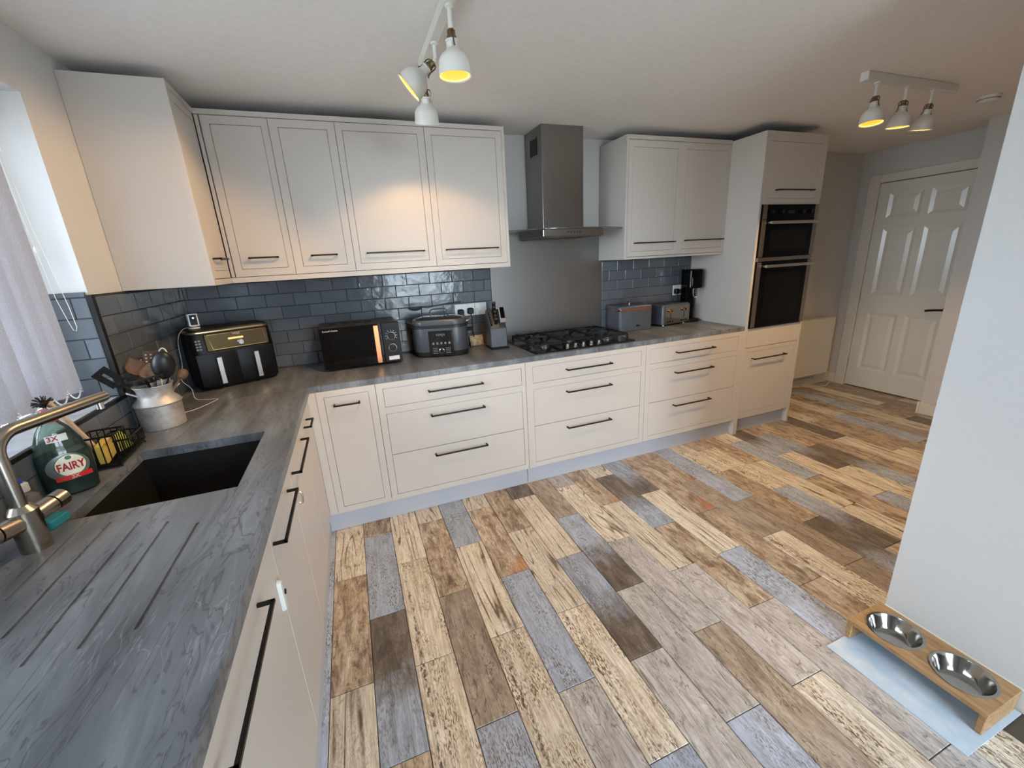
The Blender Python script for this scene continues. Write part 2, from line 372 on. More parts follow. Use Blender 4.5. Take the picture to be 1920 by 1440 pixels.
# tiles ------------------------------------------------------------
TW, TH, TD = 0.1567, 0.0765, 0.007
Z0T = 0.9135; TOPT = 1.4575
def tile_mesh(wd, ht):
    a, b, c = wd/2-0.0011, ht/2-0.0011, 0.002
    g = G(); g.add([(-a,0,-b),(a,0,-b),(a,0,b),(-a,0,b),(-a,-TD+c,-b),(a,-TD+c,-b),(a,-TD+c,b),(-a,-TD+c,b),(-a+c,-TD,-b+c),(a-c,-TD,-b+c),(a-c,-TD,b-c),(-a+c,-TD,b-c)],
        [(8,9,10,11)]+[(i,(i+1)%4,4+(i+1)%4,4+i) for i in range(4)]+[(4+i,4+(i+1)%4,8+(i+1)%4,8+i) for i in range(4)])
    return g.build('tile', tile_m, None, smooth=False)
TC = {}
def tile_run(parent, u0, u1, phase, z_lo, z_hi, place):
    """place(u, z) -> (loc, rotz); rows share one grid"""
    for r in range(0, 8):
        za, zb = max(Z0T+r*TH, z_lo), min(Z0T+(r+1)*TH, z_hi)
        if zb-za < 0.012: continue
        off = phase + (TW/2 if r % 2 else 0); k0 = math.floor((u0-off)/TW)
        u = off+k0*TW
        while u < u1:
            a, b = max(u, u0), min(u+TW, u1); u += TW
            if b-a < 0.012: continue
            key = (round(b-a, 3), round(zb-za, 3))
            loc, rz = place((a+b)/2, (za+zb)/2)
            if key not in TC: TC[key] = tile_mesh(b-a, zb-za); o = TC[key]; o.parent = parent
            else: o = copy_obj(TC[key], parent)
            o.location = loc; o.rotation_euler = (R.uniform(-0.010, 0.010), 0, rz+R.uniform(-0.008, 0.008))
# row r=5 (1.296-1.372) has joints at 1.044+k*TW ; even rows shifted by half
PH = 1.0470-7*TW+TW/2
g = G(); g.box(0, 1.884, -0.0045, 0, 0.90, TOPT); g.box(2.829, 3.74, -0.0045, 0, 0.90, TOPT); struct('grout_bed', g, grout_m, wall_back)
tile_run(wall_back, 0.008, 1.883, PH, 0.909, TOPT, lambda u, z: ((u, -0.003, z), 0))
tile_run(wall_back, 2.830, 3.740, 3.054-18*TW+TW/2, 0.909, TOPT, lambda u, z: ((u, -0.003, z), 0))
g = G(); g.box(0, 0.0045, WY1+0.012, 0, 0.90, TOPT); g.box(0, 0.0045, -2.7, WY1+0.012, 0.90, WZ0-0.03); g.box(-0.21, 0.0, WY1-0.0045, WY1, WZ0, TOPT); struct('grout_bed', g, grout_m, wall_left)
tile_run(wall_left, -0.928, -0.010, 0.02, 0.909, TOPT, lambda u, z: ((0.003, u, z), PI/2))
tile_run(wall_left, -3.0, -0.928, 0.02, 0.909, WZ0-0.012, lambda u, z: ((0.003, u, z), PI/2))
tile_run(wall_left, -0.205, -0.006, -0.21, WZ0+0.002, TOPT+0.012, lambda u, z: ((u, WY1-0.003, z), 0))
# dark edge trim round the tiled reveal
g = G(); g.box(-0.004, 0.011, WY1-0.009, WY1+0.013, WZ0-0.012, TOPT); g.box(-0.004, 0.011, WY0, WY1-0.009, WZ0-0.012, WZ0+0.001)
struct('trim_1', g, black)
# window: sill, frame, glass
struct('trim_2', G().box(-0.215, -0.004, WY0, WY1-0.0105, WZ0-0.03, WZ0), mat('sill_laminate_sheen', (176, 184, 192), 0.2, var=0.10, bscale=9))  # worktop laminate, paled so the window's reflection is in its colour
wf = G()
for (y0, y1, z0, z1) in ((WY0, WY1, WZ0, WZ0+0.07), (WY0, WY1, WZ1-0.07, WZ1), (WY1-0.08, WY1, WZ0+0.07, WZ1-0.07), (WY0, WY0+0.08, WZ0+0.07, WZ1-0.07), (-2.21, -2.13, WZ0+0.07, WZ1-0.07)):
    wf.box(-0.285, -0.216, y0, y1, z0, z1)
win = struct('window_1', wf, gloss_white, bevel=0.006)
gm = NT('window_glass'); gm.bs(Base_Color=(1,1,1,1), Roughness=0.0, IOR=1.45); gm.bs(**{'Transmission_Weight': 1.0})
gl = gm.n.new('ShaderNodeBsdfTransparent'); mx = gm.n.new('ShaderNodeMixShader'); fr = gm.n.new('ShaderNodeFresnel'); gls = gm.n.new('ShaderNodeBsdfGlossy'); gls.inputs[1].default_value = 0.02
gm.l.new(fr.outputs[0], mx.inputs[0]); gm.l.new(gl.outputs[0], mx.inputs[1]); gm.l.new(gls.outputs[0], mx.inputs[2]); gm.l.new(mx.outputs[0], gm.n['Material Output'].inputs[0]); glass_m = gm.m
for y0, y1 in ((-3.32, -2.21), (-2.13, -1.02)): struct('pane', G().box(-0.256, -0.250, y0, y1, WZ0+0.07, WZ1-0.07), glass_m, win)
for x0, x1 in ((1.56, 2.05), (2.11, 2.60)): struct('pane', G().box(x0, x1, -5.03, -5.02, 0.05, 2.12), glass_m, d2)

# internal door ------------------------------------------------------
dr = G(); XF = XD-0.006
fr_ = G(); 
fr_.box(XD-0.022, XD+0.12, -0.188, -0.09, -0.006, 2.10); fr_.box(XD-0.022, XD+0.12, -1.009, -0.956, -0.006, 2.10); fr_.box(XD-0.022, XD+0.12, -0.956, -0.188, 2.022, 2.10)
dlf = G(); y0d, y1d = -0.953, -0.192
cols_ = [(-0.545, -0.282), (-0.865, -0.602)]
rows_ = [(0.20, 0.80), (0.98, 1.60), (1.70, 1.92)]
ys = sorted({y0d, y1d, *[v for c in cols_ for v in c]}); zs = sorted({0.012, 2.016, *[v for c in rows_ for v in c]})
for i in range(len(ys)-1):
    for j in range(len(zs)-1):
        a, b, c_, d_ = ys[i], ys[i+1], zs[j], zs[j+1]
        if any(abs(a-p[0]) < 1e-6 for p in cols_) and any(abs(c_-q[0]) < 1e-6 for q in rows_):
            e1, e2 = 0.028, 0.06                                     # moulded sunk panel with raised field
            xs = [XF, XF+0.012, XF+0.003]
            P = [[(xs[k], a+e, c_+e), (xs[k], b-e, c_+e), (xs[k], b-e, d_-e), (xs[k], a+e, d_-e)] for k, e in enumerate((0, e1, e2))]
            vs = sum(P, [])
            dlf.add(vs, [(k*4+i_, k*4+(i_+1)%4, k*4+4+(i_+1)%4, k*4+4+i_) for k in range(2) for i_ in range(4)]+[(8, 9, 10, 11)])
        else: dlf.add([(XF, a, c_), (XF, b, c_), (XF, b, d_), (XF, a, d_)], [(0, 1, 2, 3)])
dlf.box(XF+0.013, XF+0.036, y0d, y1d, 0.012, 2.016)
door1 = struct('door_1', dlf, gloss_white, smooth=False)
struct('door_frame', fr_, gloss_white, door1, bevel=0.006)
hd = G(); hd.cyl((XF, -0.892, 0.875), (XF-0.05, -0.892, 0.875), 0.010); hd.tube([(XF-0.048, -0.892, 0.875), (XF-0.050, -0.85, 0.872), (XF-0.048, -0.80, 0.866), (XF-0.044, -0.765, 0.858)], 0.010, 10); hd.cyl((XF, -0.892, 0.875), (XF-0.008, -0.892, 0.875), 0.024, n=20)
struct('door_handle', hd, mat('dark_handle', (70, 64, 60), 0.3, 0.9), door1)
for z in (0.25, 0.95, 1.8): struct('hinge', G().box(XF-0.006, XF, -0.194, -0.186, z-0.05, z+0.05), steel, door1)

# ---------------------------------------------------------------- cabinets
YB = -0.6281; YV = -0.342
def handle_g(x0, x1, z, y):
    g = G(); b = 0.0042
    g.box(x0, x1, y-0.036, y-0.036+2*b, z-b, z+b)
    g.box(x0, x0+2*b, y-0.036, y-0.0003, z-b, z+b); g.box(x1-2*b, x1, y-0.036, y-0.0003, z-b, z+b)
    return g
def cabinet(name, label, cat, origin, rotz, w, d, z0, z1, openings, group=None, frame=True, ctop=None):
    """local frame: x along the front, front face at y = 0, body towards +y; openings: (x0,x1,z0,z1,kind,(hx0,hx1,hz))"""
    t = thing(name, label, cat, origin, rotz, group)
    G().box(0.004, w-0.004, 0.021, d, z0, ctop or z1-0.0005).build('carcass', carc if frame else carc, t, smooth=False)
    if frame:
        xs = sorted({0.0012, w-0.0012, *[o[0] for o in openings], *[o[1] for o in openings]}); zs = sorted({z0, z1, *[o[2] for o in openings], *[o[3] for o in openings]})
        g = G()
        def inside(x, z): return any(o[0] < x < o[1] and o[2] < z < o[3] for o in openings)
        solid = {(i, j): not inside((xs[i]+xs[i+1])/2, (zs[j]+zs[j+1])/2) for i in range(len(xs)-1) for j in range(len(zs)-1)}
        for (i, j), sld in solid.items():
            if not sld: continue
            a, b, c_, e = xs[i], xs[i+1], zs[j], zs[j+1]; D = 0.02
            g.add([(a,0,c_),(b,0,c_),(b,0,e),(a,0,e)], [(0,1,2,3)])
            for (di, dj, q) in ((-1,0,[(a,0,c_),(a,0,e),(a,D,e),(a,D,c_)]), (1,0,[(b,0,c_),(b,0,e),(b,D,e),(b,D,c_)]), (0,-1,[(a,0,c_),(b,0,c_),(b,D,c_),(a,D,c_)]), (0,1,[(a,0,e),(b,0,e),(b,D,e),(a,D,e)])):
                if not solid.get((i+di, j+dj), False): g.add(q, [(0,1,2,3)])
        g.build('face_frame', cab, t, smooth=False)
    for (a, b, c_, e, kind, h) in openings:
        q = 0.0016
        dg = G().box(a+q, b-q, 0.0012 if frame else 0.0, 0.0195, c_+q, e-q).build(kind, cab, t, bevel=0.0009, smooth=False)
        if h: handle_g(h[0], h[1], h[2], 0.0012 if frame else 0.0).build('handle', black, dg, bevel=0.0007, smooth=False)
    return t
ZU, ZB = 0.8743, 0.1335
Z1_, Z2_, Z3_, Z4_, Z5_ = 0.8422, 0.7310, 0.6903, 0.4323, 0.1691
def bc(name, label, x0, x1, ops, **kw):
    return cabinet(name, label, 'cabinet', (x0, YB, 0), 0, x1-x0, 0.58, ZB, ZU, [(a-x0, b-x0, c_, e, k, (h[0]-x0, h[1]-x0, h[2]) if h else None) for a, b, c_, e, k, h in ops], group='base cabinets along the back wall', **kw)
bc('base_cabinet', 'narrow pull-out base cabinet with one tall door in the inner corner', 0.6556, 0.9622, [(0.6928, 0.924, Z5_, Z1_, 'door', (0.736, 0.873, 0.793))])
def drawers(a, b, h0, h1): return [(a, b, Z2_, Z1_, 'drawer', (h0, h1, 0.792)), (a, b, Z4_, Z3_, 'drawer', (h0, h1, 0.640)), (a, b, Z5_, Z4_, 'drawer', (h0, h1, 0.383))]
bc('base_cabinet', 'three-drawer base cabinet below the microwave and slow cooker', 0.9622, 1.8728, drawers(1.0001, 1.8448, 1.251, 1.585))
bc('base_cabinet', 'three-drawer base cabinet directly below the gas hob', 1.8728, 2.803, drawers(1.9225, 2.7647, 2.160, 2.507))
bc('base_cabinet', 'three-drawer base cabinet below the bread bin, next to the oven tower', 2.803, 3.7185, drawers(2.8419, 3.6782, 3.066, 3.418))
# filler between the two runs and the base end panel that reaches the floor
tag(G().box(0.6135, 0.6551, YB, YB+0.02, ZB, ZU).build('corner_filler', cab, smooth=False), 'slim white filler strip in the inner corner of the base units', 'filler')
tag(G().box(3.7187, 3.7413, YB-0.0004, -0.02, -0.006, ZU).build('end_panel', cab, bevel=0.001, smooth=False), 'white end panel reaching the floor between drawers and oven tower', 'panel')
# plinths
YP = -0.5864
def plinth(label, *b): tag(G().box(*b).build('plinth', plinth_m, bevel=0.001, smooth=False), label, 'plinth', 'plinths under the base cabinets')
plinth('pale plinth under the corner and microwave-side base cabinets', 0.5965, 1.8718, YP, YP+0.016, 0.0005, ZB-0.001)
plinth('pale plinth under the hob and bread-bin base cabinets', 1.8745, 3.718, YP, YP+0.016, 0.0005, ZB-0.001)
plinth('short pale plinth recessed under the oven tower', 3.764, 4.344, YP, YP+0.016, 0.0005, ZB-0.001)
plinth('long pale plinth under the sink run of base cabinets', 0.5805, 0.5959, -3.1, YP-0.001, 0.0005, ZB-0.001)
# left run, slab doors, facing +x
XL = 0.613
def lc(label, y0, y1, ops, ctop=None):
    return cabinet('base_cabinet', label, 'cabinet', (XL, y0, 0), PI/2, y1-y0, 0.595, ZB, ZU, [(a-y0, b-y0, c_, e, k, (h[0]-y0, h[1]-y0, h[2]) if h else None) for a, b, c_, e, k, h in ops], group='base cabinets along the window wall', frame=False, ctop=ctop)
zt, zbm = ZU-0.003, ZB+0.004
lc('slab-door base cabinet with a short handle in the inner corner of the sink run', -1.02, YB-0.002, [(-1.02, -0.63, zbm, zt, 'door', (-0.938, -0.813, 0.798))])
lc('wide two-door base cabinet under the sink', -1.872, -1.02, [(-1.46, -1.02, zbm, zt, 'door', (-1.425, -1.085, 0.80)), (-1.872, -1.46, zbm, zt, 'door', (-1.855, -1.55, 0.80))], ctop=0.66)
lc('slab-door base cabinet nearest the camera under the draining grooves', -2.49, -1.872, [(-2.49, -1.872, zbm, zt, 'door', (-2.43, -2.075, 0.80))])
# oven tower
tw = thing('oven_tower', 'tall white oven housing at the right end of the units', 'cabinet', (3.7415, YB, 0))
WT = 0.6254
for x in (0, WT-0.02): G().box(x, x+0.02, -0.0004, 0.62, -0.006, 2.2602).build('side_panel', cab, tw, bevel=0.001, smooth=False)
for z0, z1 in ((ZB, 0.886), (1.79, 2.23)): G().box(0.0205, WT-0.0205, 0.022, 0.60, z0, z1).build('carcass', carc, tw, smooth=False)
g = G(); g.box(0.0205, WT-0.0205, 0, 0.02, 2.198, 2.2602); g.box(0.0205, 0.0415, 0, 0.02, 1.788, 2.198); g.box(WT-0.063, WT-0.0205, 0, 0.02, 1.788, 2.198); g.box(0.0415, WT-0.063, 0, 0.02, 1.788, 1.828); g.build('face_frame', cab, tw, smooth=False); g = G()
g.box(0.0205, 0.039, 0, 0.02, ZB, 0.732); g.box(WT-0.057, WT-0.0205, 0, 0.02, ZB, 0.732); g.box(0.039, WT-0.057, 0, 0.02, 0.700, 0.732); g.box(0.039, WT-0.057, 0, 0.02, ZB, 0.188); g.build('face_frame', cab, tw, smooth=False)
d = G().box(0.0432, WT-0.0648, 0.0012, 0.0195, 1.8296, 2.1964).build('door', cab, tw, bevel=0.0009, smooth=False); handle_g(0.1385, 0.5115, 1.884, 0.0012).build('handle', black, d, smooth=False)
G().box(0.0215, WT-0.0215, 0.0, 0.0195, 0.7355, 0.886).build('filler_panel', cab, tw, bevel=0.0009, smooth=False)
d = G().box(0.0407, WT-0.0587, 0.0012, 0.0195, 0.1897, 0.6984).build('door', cab, tw, bevel=0.0009, smooth=False); handle_g(0.0965, 0.4595, 0.642, 0.0012).build('handle', black, d, smooth=False)
# built-in double oven
ov = thing('double_oven', 'black glass double oven with steel trim built into the tall housing', 'oven', (3.7635, YB, 0.888))
OW = 0.581; OH = 0.898
osteel = mat('oven_steel', (150, 142, 132), 0.32, 1.0)
G().box(0, OW, 0.0, 0.55, 0.0, OH).build('body', mat('oven_body', (40, 38, 36), 0.5, 0.5), ov, smooth=False)
cpan = G().box(0, OW, -0.016, -0.0004, OH-0.098, OH).build('control_panel', blackgl, ov, bevel=0.001, smooth=False)
for x in (0.0, OW-0.042): G().box(x, x+0.042, -0.0172, -0.0162, OH-0.098, OH).build('steel_strip', osteel, cpan, smooth=False)
for x in (0.085, 0.185, 0.40, 0.49): G().cyl((x, -0.016, OH-0.05), (x, -0.034, OH-0.05), 0.017, 0.015, 16).build('knob', mat('dark_chrome', (60, 60, 62), 0.2, 0.9), ov)
G().box(0.255, 0.325, -0.0175, -0.0163, OH-0.062, OH-0.040).build('display', mat('oven_display', (20, 24, 30), 0.1), ov, smooth=False)
def oven_door(z0, z1, hz):
    d = G().box(0, OW, -0.016, -0.0006, z0, z1).build('oven_door', blackgl, ov, bevel=0.0015, smooth=False)
    for x in (0, OW-0.042): G().box(x, x+0.042, -0.0175, -0.0163, z0+0.002, z1-0.002).build('steel_strip', osteel, d, smooth=False)
    g = G(); g.box(0.045, OW-0.0005, -0.062, -0.046, hz-0.010, hz+0.010)
    for x in (0.06, OW-0.03): g.box(x, x+0.014, -0.047, -0.016, hz-0.008, hz+0.008)
    g.build('handle', steel, d, bevel=0.003, smooth=False)
    g = G(); g.box(0.10, OW-0.10, -0.0168, -0.0163, z0+0.05, z1-0.075); g.build('window', mat('oven_window', (12, 11, 11), 0.1, Specular_IOR_Level=0.12), d, smooth=False)
oven_door(0.533, OH-0.101, OH-0.125); oven_door(0.008, 0.50, 0.467)
G().box(0, OW, -0.017, -0.0006, 0.503, 0.530).build('divider_strip', osteel, ov, bevel=0.001, smooth=False)
# wall cabinets
ZL, ZDB, ZDT, ZCT = 1.4584, 1.4877, 2.2413, 2.268
def wc(label, x0, x1, ops, **kw):
    return cabinet('wall_cabinet', label, 'cabinet', (x0, YV, 0), 0, x1-x0, 0.33, ZDB, ZDT, [(a-x0, b-x0, 1.5245, 2.2045, 'door', (h[0]-x0, h[1]-x0, 1.580)) for a, b, h in ops], group='wall cabinets', **kw)
wc('narrow single-door wall cabinet right beside the corner cabinet', 0.362, 0.6517, [(0.398, 0.620, (0.443, 0.583))])
wc('narrow single-door wall cabinet above the left half of the microwave', 0.6517, 0.9649, [(0.694, 0.925, (0.743, 0.879))])
wc('wide single-door wall cabinet above the slow cooker, lit by a lamp at lower right', 0.9649, 1.4352, [(0.998, 1.394, (1.035, 1.366))])
wc('single-door wall cabinet just left of the cooker hood', 1.4352, 1.899, [(1.473, 1.860, (1.498, 1.833))])
cabinet('wall_cabinet', 'two-door white wall cabinet between the cooker hood and oven tower', 'cabinet', (2.8204, YV, 0), 0, 3.7413-2.8204, 0.33, 1.4768, 2.2375,
        [(2.857-2.8204, 3.239-2.8204, 1.511, 2.194, 'door', (2.881-2.8204, 3.239-2.8204-0.003, 1.569)), (3.321-2.8204, 3.709-2.8204, 1.511, 2.194, 'door', (3.342-2.8204, 3.705-2.8204, 1.573))], group='wall cabinets')
# centre seam of the double wall cabinet
# corner wall unit on the window wall, facing +x
cw = cabinet('wall_cabinet', 'corner wall cabinet on the window wall showing its broad plain side', 'cabinet', (YV*0+0.342, -0.657, 0), PI/2, 0.293, 0.335, ZDB, ZDT, [(0.036, 0.27, 1.5225, 2.2045, 'door', (0.045, 0.19, 1.577))], group='wall cabinets')
tag(G().box(0.001, 0.3424, -0.6769, -0.6571, ZL, 2.2705).build('end_panel', cab, bevel=0.001, smooth=False), 'broad plain white end panel of the corner wall cabinet beside the window', 'panel')
tag(G().box(1.8992, 1.9172, YV-0.0004, -0.004, ZL, 2.268).build('end_panel', cab, bevel=0.001, smooth=False), 'thin white end panel of the wall cabinets left of the cooker hood', 'panel')
tag(G().box(2.8022, 2.8202, YV-0.0004, -0.004, ZL, 2.268).build('end_panel', cab, bevel=0.001, smooth=False), 'white end panel of the wall cabinet right of the cooker hood', 'panel')
tag(G().box(0.3425, 0.3575, YV-0.0, YV+0.02, ZDB, ZDT).build('corner_filler', cab, smooth=False), 'slim white filler strip between the corner wall cabinet and its neighbour', 'filler')
g = G(); g.prism([(0.02, -0.6568), (0.3435, -0.6568), (0.3435, YV-0.001), (1.8990, YV-0.001), (1.8990, -0.06), (0.02, -0.06)], ZDT+0.003, ZCT)
tag(g.build('cornice', cab, bevel=0.001, smooth=False), 'white cornice board along the top of the left wall cabinets', 'cornice')
tag(G().box(2.8204, 3.741, YV-0.001, -0.06, 2.2405, ZCT).build('cornice', cab, bevel=0.001, smooth=False), 'white cornice board on top of the wall cabinet right of the hood', 'cornice')
g = G(); g.prism([(0.02, -0.6568), (0.3435, -0.6568), (0.3435, YV-0.001), (1.8990, YV-0.001), (1.8990, -0.02), (0.02, -0.02)], ZL+0.012, ZDB-0.003); 
g.box(0.3235, 0.3435, -0.6568, YV+0.019, ZL, ZL+0.0118); g.box(0.3438, 1.8990, YV-0.001, YV+0.019, ZL, ZL+0.0118)
tag(g.build('light_rail', cab, smooth=False), 'white light rail along the bottom of the left wall cabinets', 'rail')
g = G(); g.box(2.8204, 3.741, YV-0.001, -0.02, ZL+0.010, 1.4738); g.box(2.8204, 3.741, YV-0.001, YV+0.019, ZL, ZL+0.0098)
tag(g.build('light_rail', cab, smooth=False), 'white light rail under the wall cabinet right of the hood', 'rail')

# ---------------------------------------------------------------- worktops
ZW = 0.907; ZWB = 0.8747; XW, YW = 0.6292, -0.6186
def cells(xs, ys, height, zb):
    """solid plate from a grid of cells; height(x,y) -> top z or None for a hole"""
    g = G(); H = {(i, j): height((xs[i]+xs[i+1])/2, (ys[j]+ys[j+1])/2) for i in range(len(xs)-1) for j in range(len(ys)-1)}
    for (i, j), h in H.items():
        if h is None: continue
        a, b, c_, e = xs[i], xs[i+1], ys[j], ys[j+1]
        g.add([(a,c_,h),(b,c_,h),(b,e,h),(a,e,h)], [(0,1,2,3)]); g.add([(a,c_,zb),(b,c_,zb),(b,e,zb),(a,e,zb)], [(3,2,1,0)])
        for di, dj, p, q in ((-1,0,(a,e),(a,c_)), (1,0,(b,c_),(b,e)), (0,-1,(a,c_),(b,c_)), (0,1,(b,e),(a,e))):
            nb = H.get((i+di, j+dj)); lo = zb if nb is None else nb
            if lo < h-1e-6: g.add([(*p, lo), (*q, lo), (*q, h), (*p, h)], [(0,1,2,3)])
    return g
SX0, SX1, SY0, SY1 = 0.122, 0.517, -1.675, -1.215
GV = [(0.180, -1.70, -1.99), (0.243, -1.735, -2.11), (0.315, -1.77, -2.20), (0.387, -1.80, -2.196), (0.4625, -1.84, -2.187)]
xs = sorted({0.002, XW, SX0, SX1, *[v for gx, _, _ in GV for v in (gx-0.0035, gx+0.0035)]}); ys = sorted({-3.1, YW-0.0006, SY0, SY1, *[v for _, a, b in GV for v in (a, b)]})
def hl(x, y):
    if SX0 < x < SX1 and SY0 < y < SY1: return None
    for gx, a, b in GV:
        if abs(x-gx) < 0.0035 and b < y < a: return ZW-0.0035
    return ZW
wl = cells(xs, ys, hl, ZWB).build('worktop', stone_l, smooth=False); tag(wl, 'dark slate-look worktop with drain grooves on the window side, sink cut in', 'worktop')
wb = G().prism([(0.002, YW), (3.7408, YW), (3.7408, -0.002), (0.002, -0.002)], ZWB, ZW).build('worktop', stone_b, smooth=False, bevel=0.0012); tag(wb, 'dark slate-look worktop along the back wall carrying hob and appliances', 'worktop')
# sink
sk = thing('sink', 'black composite undermount sink let into the window-side worktop', 'sink', (0, 0, 0))
g = G(); o_ = 0.006; zd = 0.70
def rect(x0, x1, y0, y1, z): return [(x0,y0,z),(x1,y0,z),(x1,y1,z),(x0,y1,z)]
g.loft([rect(SX0-0.03, SX1+0.03, SY0-0.03, SY1+0.03, ZWB-0.001), rect(SX0-0.004, SX1+0.004, SY0-0.004, SY1+0.004, ZWB-0.001), rect(SX0+0.012, SX1-0.012, SY0+0.012, SY1-0.012, zd), ], cap0=False)
g.build('bowl', mat('sink_black', (9, 8, 7), 0.60, bump=0.1, bscale=600), sk, smooth=False)
g = G(); g.lathe([(0.045, 0), (0.045, 0.004), (0.038, 0.005), (0.0, 0.002)], 20, T(0.32, -1.44, zd+0.0005), cap1=False); g.build('drain', chrome, sk)
g = G(); g.lathe([(0.016, 0), (0.016, 0.006), (0.012, 0.008), (0.0, 0.008)], 20, T(SX0+0.0105, -1.50, 0.815) @ RY(PI/2)); g.build('overflow_cover', chrome, sk)

# splashback
tag(G().box(1.886, 2.827, -0.006, -0.0002, ZW+0.0005, 1.70).build('splashback', splash_m, smooth=False, bevel=0.0008), 'brushed steel splashback sheet on the wall behind the hob', 'splashback')

# ---------------------------------------------------------------- cooker hood
hd_ = thing('cooker_hood', 'brushed steel chimney cooker hood with a thin glass canopy', 'hood', (2.352, 0, 0))
G().box(-0.154, 0.154, -0.271, -0.008, 1.69, ZC-0.001).build('chimney', hood_m, hd_, smooth=False, bevel=0.001)
g = G()
for k in range(9): g.box(-0.1565, -0.1542, -0.20, -0.10, 2.16+k*0.011, 2.166+k*0.011)
for y in (-0.205, -0.1): g.box(-0.1565, -0.1542, y, y+0.005, 2.155, 2.26)
g.build('vent_grille', mat('vent_dark', (40, 36, 33), 0.5, 0.6), hd_, smooth=False)
G().box(-0.225, 0.225, -0.415, -0.008, 1.632, 1.6765).build('canopy_body', hood_m, hd_, smooth=False, bevel=0.003)
g = G()
for k in range(5): g.cyl((-0.045+k*0.022, -0.4155, 1.656), (-0.045+k*0.022, -0.418, 1.656), 0.0045, n=10)
g.build('buttons', mat('button_dark', (60, 58, 56), 0.3, 0.8), hd_)
G().box(-0.215, 0.215, -0.40, -0.03, 1.628, 1.6318).build('grease_filter', mat('filter_metal', (120, 116, 110), 0.4, 1.0, bump=0.6, bscale=300), hd_, smooth=False)
tg = NT('hood_glass'); tg.bs(Base_Color=(0.75, 0.85, 0.82, 1), Roughness=0.03, IOR=1.45); tg.bs(**{'Transmission_Weight': 0.9})
pts = [(-0.432, -0.012), (0.432, -0.012)]
for i in range(13):
    a = 0.432-0.864*i/12; pts.append((a, -0.335-0.125*(1-(a/0.432)**2)))
G().prism(pts, 1.677, 1.683).build('glass_canopy', tg.m, hd_, smooth=False)

# ---------------------------------------------------------------- gas hob
hb = thing('gas_hob', 'black gas hob with five burners and front knobs set in the back worktop', 'hob', (1.962, -0.585, ZW))
HW, HD = 0.778, 0.49
G().box(0, HW, 0, HD, 0.0004, 0.009).build('hob_plate', mat('hob_black', (14, 14, 15), 0.14), hb, bevel=0.003, smooth=False)
grate = mat('cast_iron', (20, 19, 19), 0.6, 0.0, bump=0.3, bscale=300, Specular_IOR_Level=0.3)
def burner(x, y, r):
    b = G(); b.lathe([(r, 0.009), (r, 0.016), (r*0.8, 0.02), (r*0.8, 0.026), (0, 0.026)], 24, T(x, y, 0)); o = b.build('burner', mat('burner_alu', (110, 108, 104), 0.4, 0.8), hb)
    c_ = G(); c_.lathe([(r*0.72, 0.0262), (r*0.76, 0.030), (r*0.7, 0.034), (0, 0.035)], 24, T(x, y, 0)); c_.build('burner_cap', mat('burner_cap', (44, 43, 42), 0.4, 0.3), o)
burner(0.14, 0.15, 0.035); burner(0.14, 0.37, 0.045); burner(0.385, 0.27, 0.062); burner(0.635, 0.15, 0.045); burner(0.635, 0.37, 0.035)
def support(x0, x1, y0, y1, cents):
    g = G(); s = 0.006; z0, z1 = 0.042, 0.054
    for y in (y0, y1): g.box(x0, x1, y-s, y+s, z0, z1)
    for x in (x0, x1): g.box(x-s, x+s, y0, y1, z0, z1)
    for x in (x0, x1):
        for y in (y0, y1): g.box(x-s, x+s, y-s, y+s, 0.009, z0)
    for cx_, cy_, r in cents:
        for k in range(4):
            a = PI/4+k*PI/2; dx, dy = math.cos(a), math.sin(a)
            ex = cx_+dx*min((x1-x0)/2, 0.10)*1.25; ey = cy_+dy*min((x1-x0)/2, 0.10)*1.25
            ex = min(max(ex, x0), x1); ey = min(max(ey, y0), y1)
            p = Vector((cx_+dx*0.025, cy_+dy*0.025, 0.052)); q = Vector((ex, ey, 0.048)); L = (q-p).length
            m = T(*((p+q)/2)) @ RZ(math.atan2(q.y-p.y, q.x-p.x)); g.box(-L/2, L/2, -0.005, 0.005, -0.008, 0.010, m)
    g.build('pan_support', grate, hb, smooth=False, bevel=0.0015)
support(0.03, 0.255, 0.05, 0.465, [(0.14, 0.15, 0), (0.14, 0.37, 0)])
support(0.268, 0.505, 0.10, 0.465, [(0.385, 0.27, 0)])
support(0.518, 0.745, 0.05, 0.465, [(0.635, 0.15, 0), (0.635, 0.37, 0)])
for k in range(5):
    g = G(); g.lathe([(0.017, 0.009), (0.017, 0.014), (0.013, 0.016), (0.012, 0.034), (0, 0.035)], 16, T(0.262+k*0.0615, 0.045, 0)); g.build('knob', mat('knob_steel', (120, 118, 114), 0.3, 0.9), hb)

# ---------------------------------------------------------------- tap
tp = thing('tap', 'brushed nickel mixer tap with a right-angled spout beside the sink', 'tap', (0.128, -1.79, ZW))
g = G(); g.lathe([(0.0275, 0.0), (0.0275, 0.085), (0.0275, 0.10), (0.0185, 0.112), (0.017, 0.114)], 28); g.build('base', tap_m, tp)
sd = Vector((0.28, 0.96, 0)).normalized(); P0 = Vector((0, 0, 0.11)); top = 0.283; rb = 0.05
path = [P0, Vector((0, 0, top-rb))]
for k in range(1, 7):
    a = PI/2*k/6; path.append(Vector((0, 0, top-rb)) + sd*(rb-rb*math.cos(a)) + Vector((0, 0, rb*math.sin(a))))
path.append(sd*0.295 + Vector((0, 0, top)))
G().tube(path, 0.0145, 18).build('spout', tap_m, tp)
pe = sd*0.272+Vector((0, 0, top-0.012)); G().tube([pe, pe-Vector((0, 0, 0.018))], 0.0095, 14).build('nozzle', chrome, tp)
hx = Vector((0.28, 0.96, 0)).normalized()
